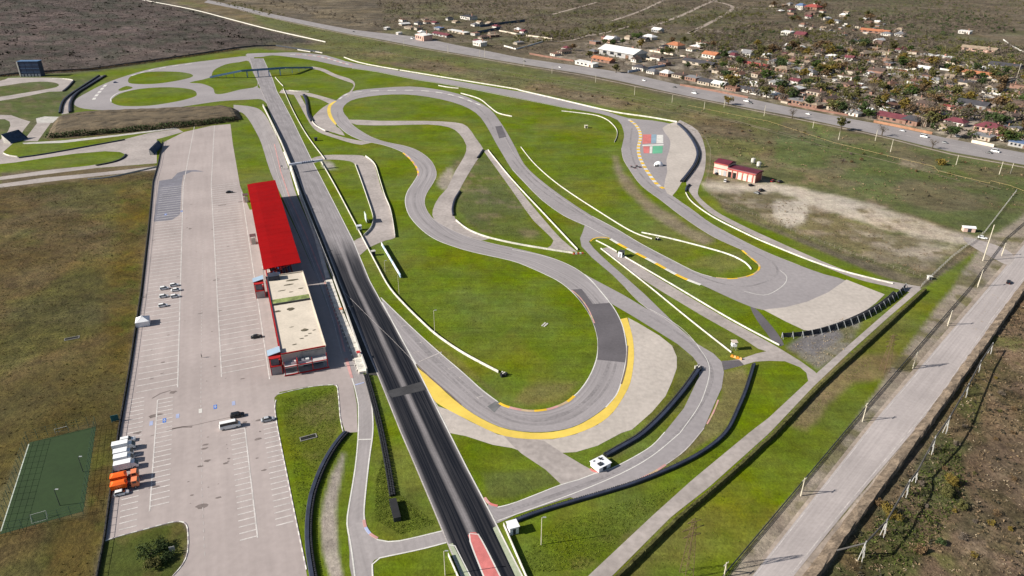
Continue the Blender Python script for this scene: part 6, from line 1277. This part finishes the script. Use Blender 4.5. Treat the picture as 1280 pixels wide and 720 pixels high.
# outbuildings in the yards
random.seed(8)
for i in range(90):
    p = None
    for _ in range(60):
        q = Vector((random.uniform(180, 1000), random.uniform(600, 1400), 0))
        if (inpoly(q, VILL) or inpoly(q, UPV)) and clear(q, 3): p = q; break
    if p is None: continue
    L = random.uniform(3.5, 9); W = random.uniform(2.5, 4.5); mm = random.choice(['grey', 'white', 'brown', 'tan', 'dark']); r = empty('shed', p, VRZ+random.choice((0, math.pi/2)), f'small yard shed with {mm} roof among the village plots', 'shed', f'{mm} roofed yard sheds')
    MB().box(0, 0, 0, 2.2, L, W).build('wall', mat('house_wall_'+random.choice(['cream', 'white', 'brick', 'grey']), WALLS['grey'], .85, .12, .3), r); MB().loft([[(s, -W/2-.3, 2.15), (s, W/2+.3, 2.6), (s, W/2+.3, 2.75), (s, -W/2-.3, 2.3)] for s in (-L/2-.3, L/2+.3)]).build('roof', mat('roof_'+mm, ROOFS[mm], .8, .2, .3, .15, 1.5), r); placed.append((p, L*.5))
# roadside poles of village gardens: fences between plots
random.seed(5); fences = 0
for i in range(46):
    for _ in range(30):
        p = Vector((random.uniform(250, 1000), random.uniform(620, 1250), 0))
        if inpoly(p, VILL) or inpoly(p, RURAL): break
    else: continue
    a = VRZ+random.choice((0, math.pi/2)); L = random.uniform(12, 34); d = Vector((math.cos(a), math.sin(a), 0))*L/2
    mm = random.choice(['brick', 'cream', 'grey', 'white', 'rust']); c_ = {'brick': (.21, .12, .09), 'cream': (.42, .36, .29), 'grey': (.28, .27, .26), 'white': (.58, .56, .52), 'rust': (.24, .11, .06)}[mm]
    mb = MB().wall([-d, d], .35, 0, 1.9); 
    for t in range(int(L/4)+1): q = -d+d*2*min(1, t*4/L); mb.box(q.x, q.y, 0, 2.15, .45, .45, a)
    o = mb.build('garden_fence', mat('garden_'+mm, c_, .85, .25, .3)); o.location = p; tag(o, f'{mm} coloured garden wall between the village plots' if mm in ('grey', 'rust') else f'{mm} garden wall between the village plots', 'wall', f'{mm} garden walls')
# ------------------------------------------------------------------ village trees
LABT = {'olive': 'olive green tree among the village houses', 'dark': 'dark green tree among the village houses', 'ochre': 'yellow autumn tree among the village houses', 'bare': 'bare grey brown tree among the village houses', 'brown': 'rusty brown tree among the village houses', 'green': 'fresh green tree among the village houses'}
random.seed(33); cnt = 0; keys = ['bare']*8+['olive']*5+['dark']*3+['ochre']*3+['brown']*4+['green']*2
def spot(poly):
    W_ = [G(*p) for p in pts(poly)]
    for _ in range(200):
        p = Vector((random.uniform(min(v.x for v in W_), max(v.x for v in W_)), random.uniform(min(v.y for v in W_), max(v.y for v in W_)), 0))
        if inpoly(p, poly): return p
for poly, N in ((VILL, 200), (UPV, 40), (RURAL, 22)):
    for _ in range(N):
        p = spot(poly)
        if p is None or not clear(p, .5): continue
        k = random.choice(keys); h = random.uniform(8.0, 15.0)
        tree(0, 0, h, k, LABT[k], {'olive': 'olive', 'dark': 'dark green', 'ochre': 'yellow', 'bare': 'bare', 'brown': 'brown', 'green': 'fresh green'}[k]+' village trees', p=p, wide=random.uniform(1.2, 1.7))
FT = 'tree of the dense row between gardens and highway'
for i, (x, y, k) in enumerate(((905, 101, 'dark'), (915, 112, 'olive'), (950, 110, 'olive'), (960, 116, 'bare'), (985, 122, 'olive'), (990, 127, 'dark'), (1010, 134, 'dark'), (1025, 130, 'bare'), (1042, 140, 'olive'), (1050, 142, 'dark'), (1064, 140, 'bare'), (1078, 145, 'dark'), (1085, 148, 'green'), (1105, 134, 'ochre'), (1095, 138, 'olive'), (1130, 140, 'ochre'), (1160, 140, 'bare'), (1175, 146, 'bare'), (1188, 172, 'dark'), (1255, 178, 'olive'), (1262, 180, 'green'), (1278, 164, 'brown'), (978, 88, 'dark'), (770, 91, 'olive'), (827, 70, 'dark'), (836, 70, 'olive'), (1010, 72, 'ochre'), (945, 60, 'ochre'), (1260, 60, 'bare'), (1240, 100, 'olive'), (1250, 104, 'dark'))):
    nm = {'olive': 'olive green', 'dark': 'dark green', 'ochre': 'yellow', 'bare': 'bare grey', 'brown': 'rusty brown', 'green': 'bright green'}[k]
    tree(x, y, random.uniform(10, 14.5), k, f'tall {nm} tree rising above gardens near the highway', f'tall {nm} garden trees', wide=1.25)
# far woods and thickets: masses nobody could count
def thicket(name, s, N, hmin, hmax, key, seed, label, thr=None):
    g = np.random.default_rng(seed); wp = [(p.x, p.y) for p in (G(*q) for q in pts(s))]
    x0, x1, y0, y1 = min(p[0] for p in wp), max(p[0] for p in wp), min(p[1] for p in wp), max(p[1] for p in wp)
    X = g.uniform(x0, x1, N*10); Y = g.uniform(y0, y1, N*10); k = sdist(X, Y, wp) > 0
    if thr is not None: k &= fbm(X, Y, 60, seed) > thr
    X, Y = X[k][:N], Y[k][:N]; VV = []; 
    base = [leafcloud(90, 8, .5, .42, .5, .095, 900+j)[0] for j in range(6)]
    for j in range(len(X)):
        h = hmin+(hmax-hmin)*g.random()**1.6; VV.append(base[j % 6]*np.array([h*g.uniform(.9, 1.4), h*g.uniform(.9, 1.4), h])+np.array([X[j], Y[j], 0]))
    if not VV: return
    V = np.vstack(VV); o = bpy.data.objects.new(name, meshnp(name, V, np.arange(len(V)).reshape(-1, 4), LM[key])); COL.objects.link(o); tag(o, label, 'woods', kind='stuff')
FAR1 = '470,0 1300,-20 1300,30 1180,50 1110,30 1020,2 940,30 860,45 760,44 700,56 640,40 560,18 480,30'
thicket('far_woods', FAR1, 6500, 2.0, 6.5, 'bare', 41, 'grey bare woods beyond the village'); thicket('far_woods', FAR1, 2200, 2.0, 6, 'olive', 42, 'olive thickets beyond the village', .5); thicket('far_woods', FAR1, 800, 2.0, 6, 'dark', 43, 'dark green thickets beyond the village', .55)
EW = '1090,24 1130,18 1190,14 1240,22 1270,40 1225,46 1205,36 1185,50 1160,48 1140,52 1118,44'
thicket('far_woods', EW, 150, 4, 9, 'dark', 44, 'dark tall wood behind the upper village'); thicket('far_woods', EW, 420, 3, 9, 'bare', 45, 'bare tall wood behind the upper village')
thicket('village_bushes', VILL, 430, 5, 11, 'bare', 46, 'bare garden bushes among the houses'); thicket('village_bushes', VILL, 380, 5, 11, 'olive', 47, 'olive garden bushes among the houses'); thicket('village_bushes', VILL, 160, 3, 7, 'ochre', 48, 'yellow garden bushes among the houses')
thicket('village_bushes', UPV, 700, 3, 8, 'bare', 49, 'bare bushes around the upper village'); thicket('village_bushes', RURAL, 300, 1.5, 5, 'olive', 50, 'olive bushes around the warehouse')
MIDV = '860,44 960,28 1050,44 1120,50 1180,48 1285,60 1290,104 1180,68 1060,56 960,60 880,70'
thicket('village_bushes', MIDV, 900, 4, 9, 'bare', 71, 'bare thickets between the lower and upper village'); thicket('village_bushes', MIDV, 420, 4, 9, 'olive', 72, 'olive thickets between the lower and upper village', .48); thicket('village_bushes', MIDV, 120, 4, 9, 'dark', 73, 'dark thickets between the lower and upper village', .5); thicket('village_bushes', VILL, 130, 4, 9, 'dark', 74, 'dark green garden thickets among the houses', .48); thicket('village_bushes', VILL, 110, 4, 8, 'brown', 75, 'rusty garden thickets among the houses', .48)
thicket('village_bushes', WEST, 420, 1.5, 5, 'bare', 61, 'bare bushes between the western yards'); thicket('village_bushes', WEST, 160, 1.5, 5, 'olive', 62, 'olive bushes between the western yards')
thicket('roadside_trees', '640,56 700,52 760,44 800,36 860,30 960,20 930,14 860,22 780,30 700,40 640,44', 320, 4, 9, 'olive', 81, 'olive tree belts beyond the warehouse'); thicket('roadside_trees', '1150,60 1285,74 1285,100 1230,90 1160,72', 160, 4, 10, 'olive', 82, 'olive tree belt by the eastern meadow')
thicket('roadside_trees', '320,2 375,18 440,32 500,38 480,28 400,12 350,0', 90, 3, 8, 'bare', 51, 'bare roadside trees beyond the far highway')
thicket('roadside_trees', '255,-4 300,4 340,16 365,22 370,24 320,17 270,4', 60, 3, 8, 'olive', 52, 'olive roadside trees at the far highway')
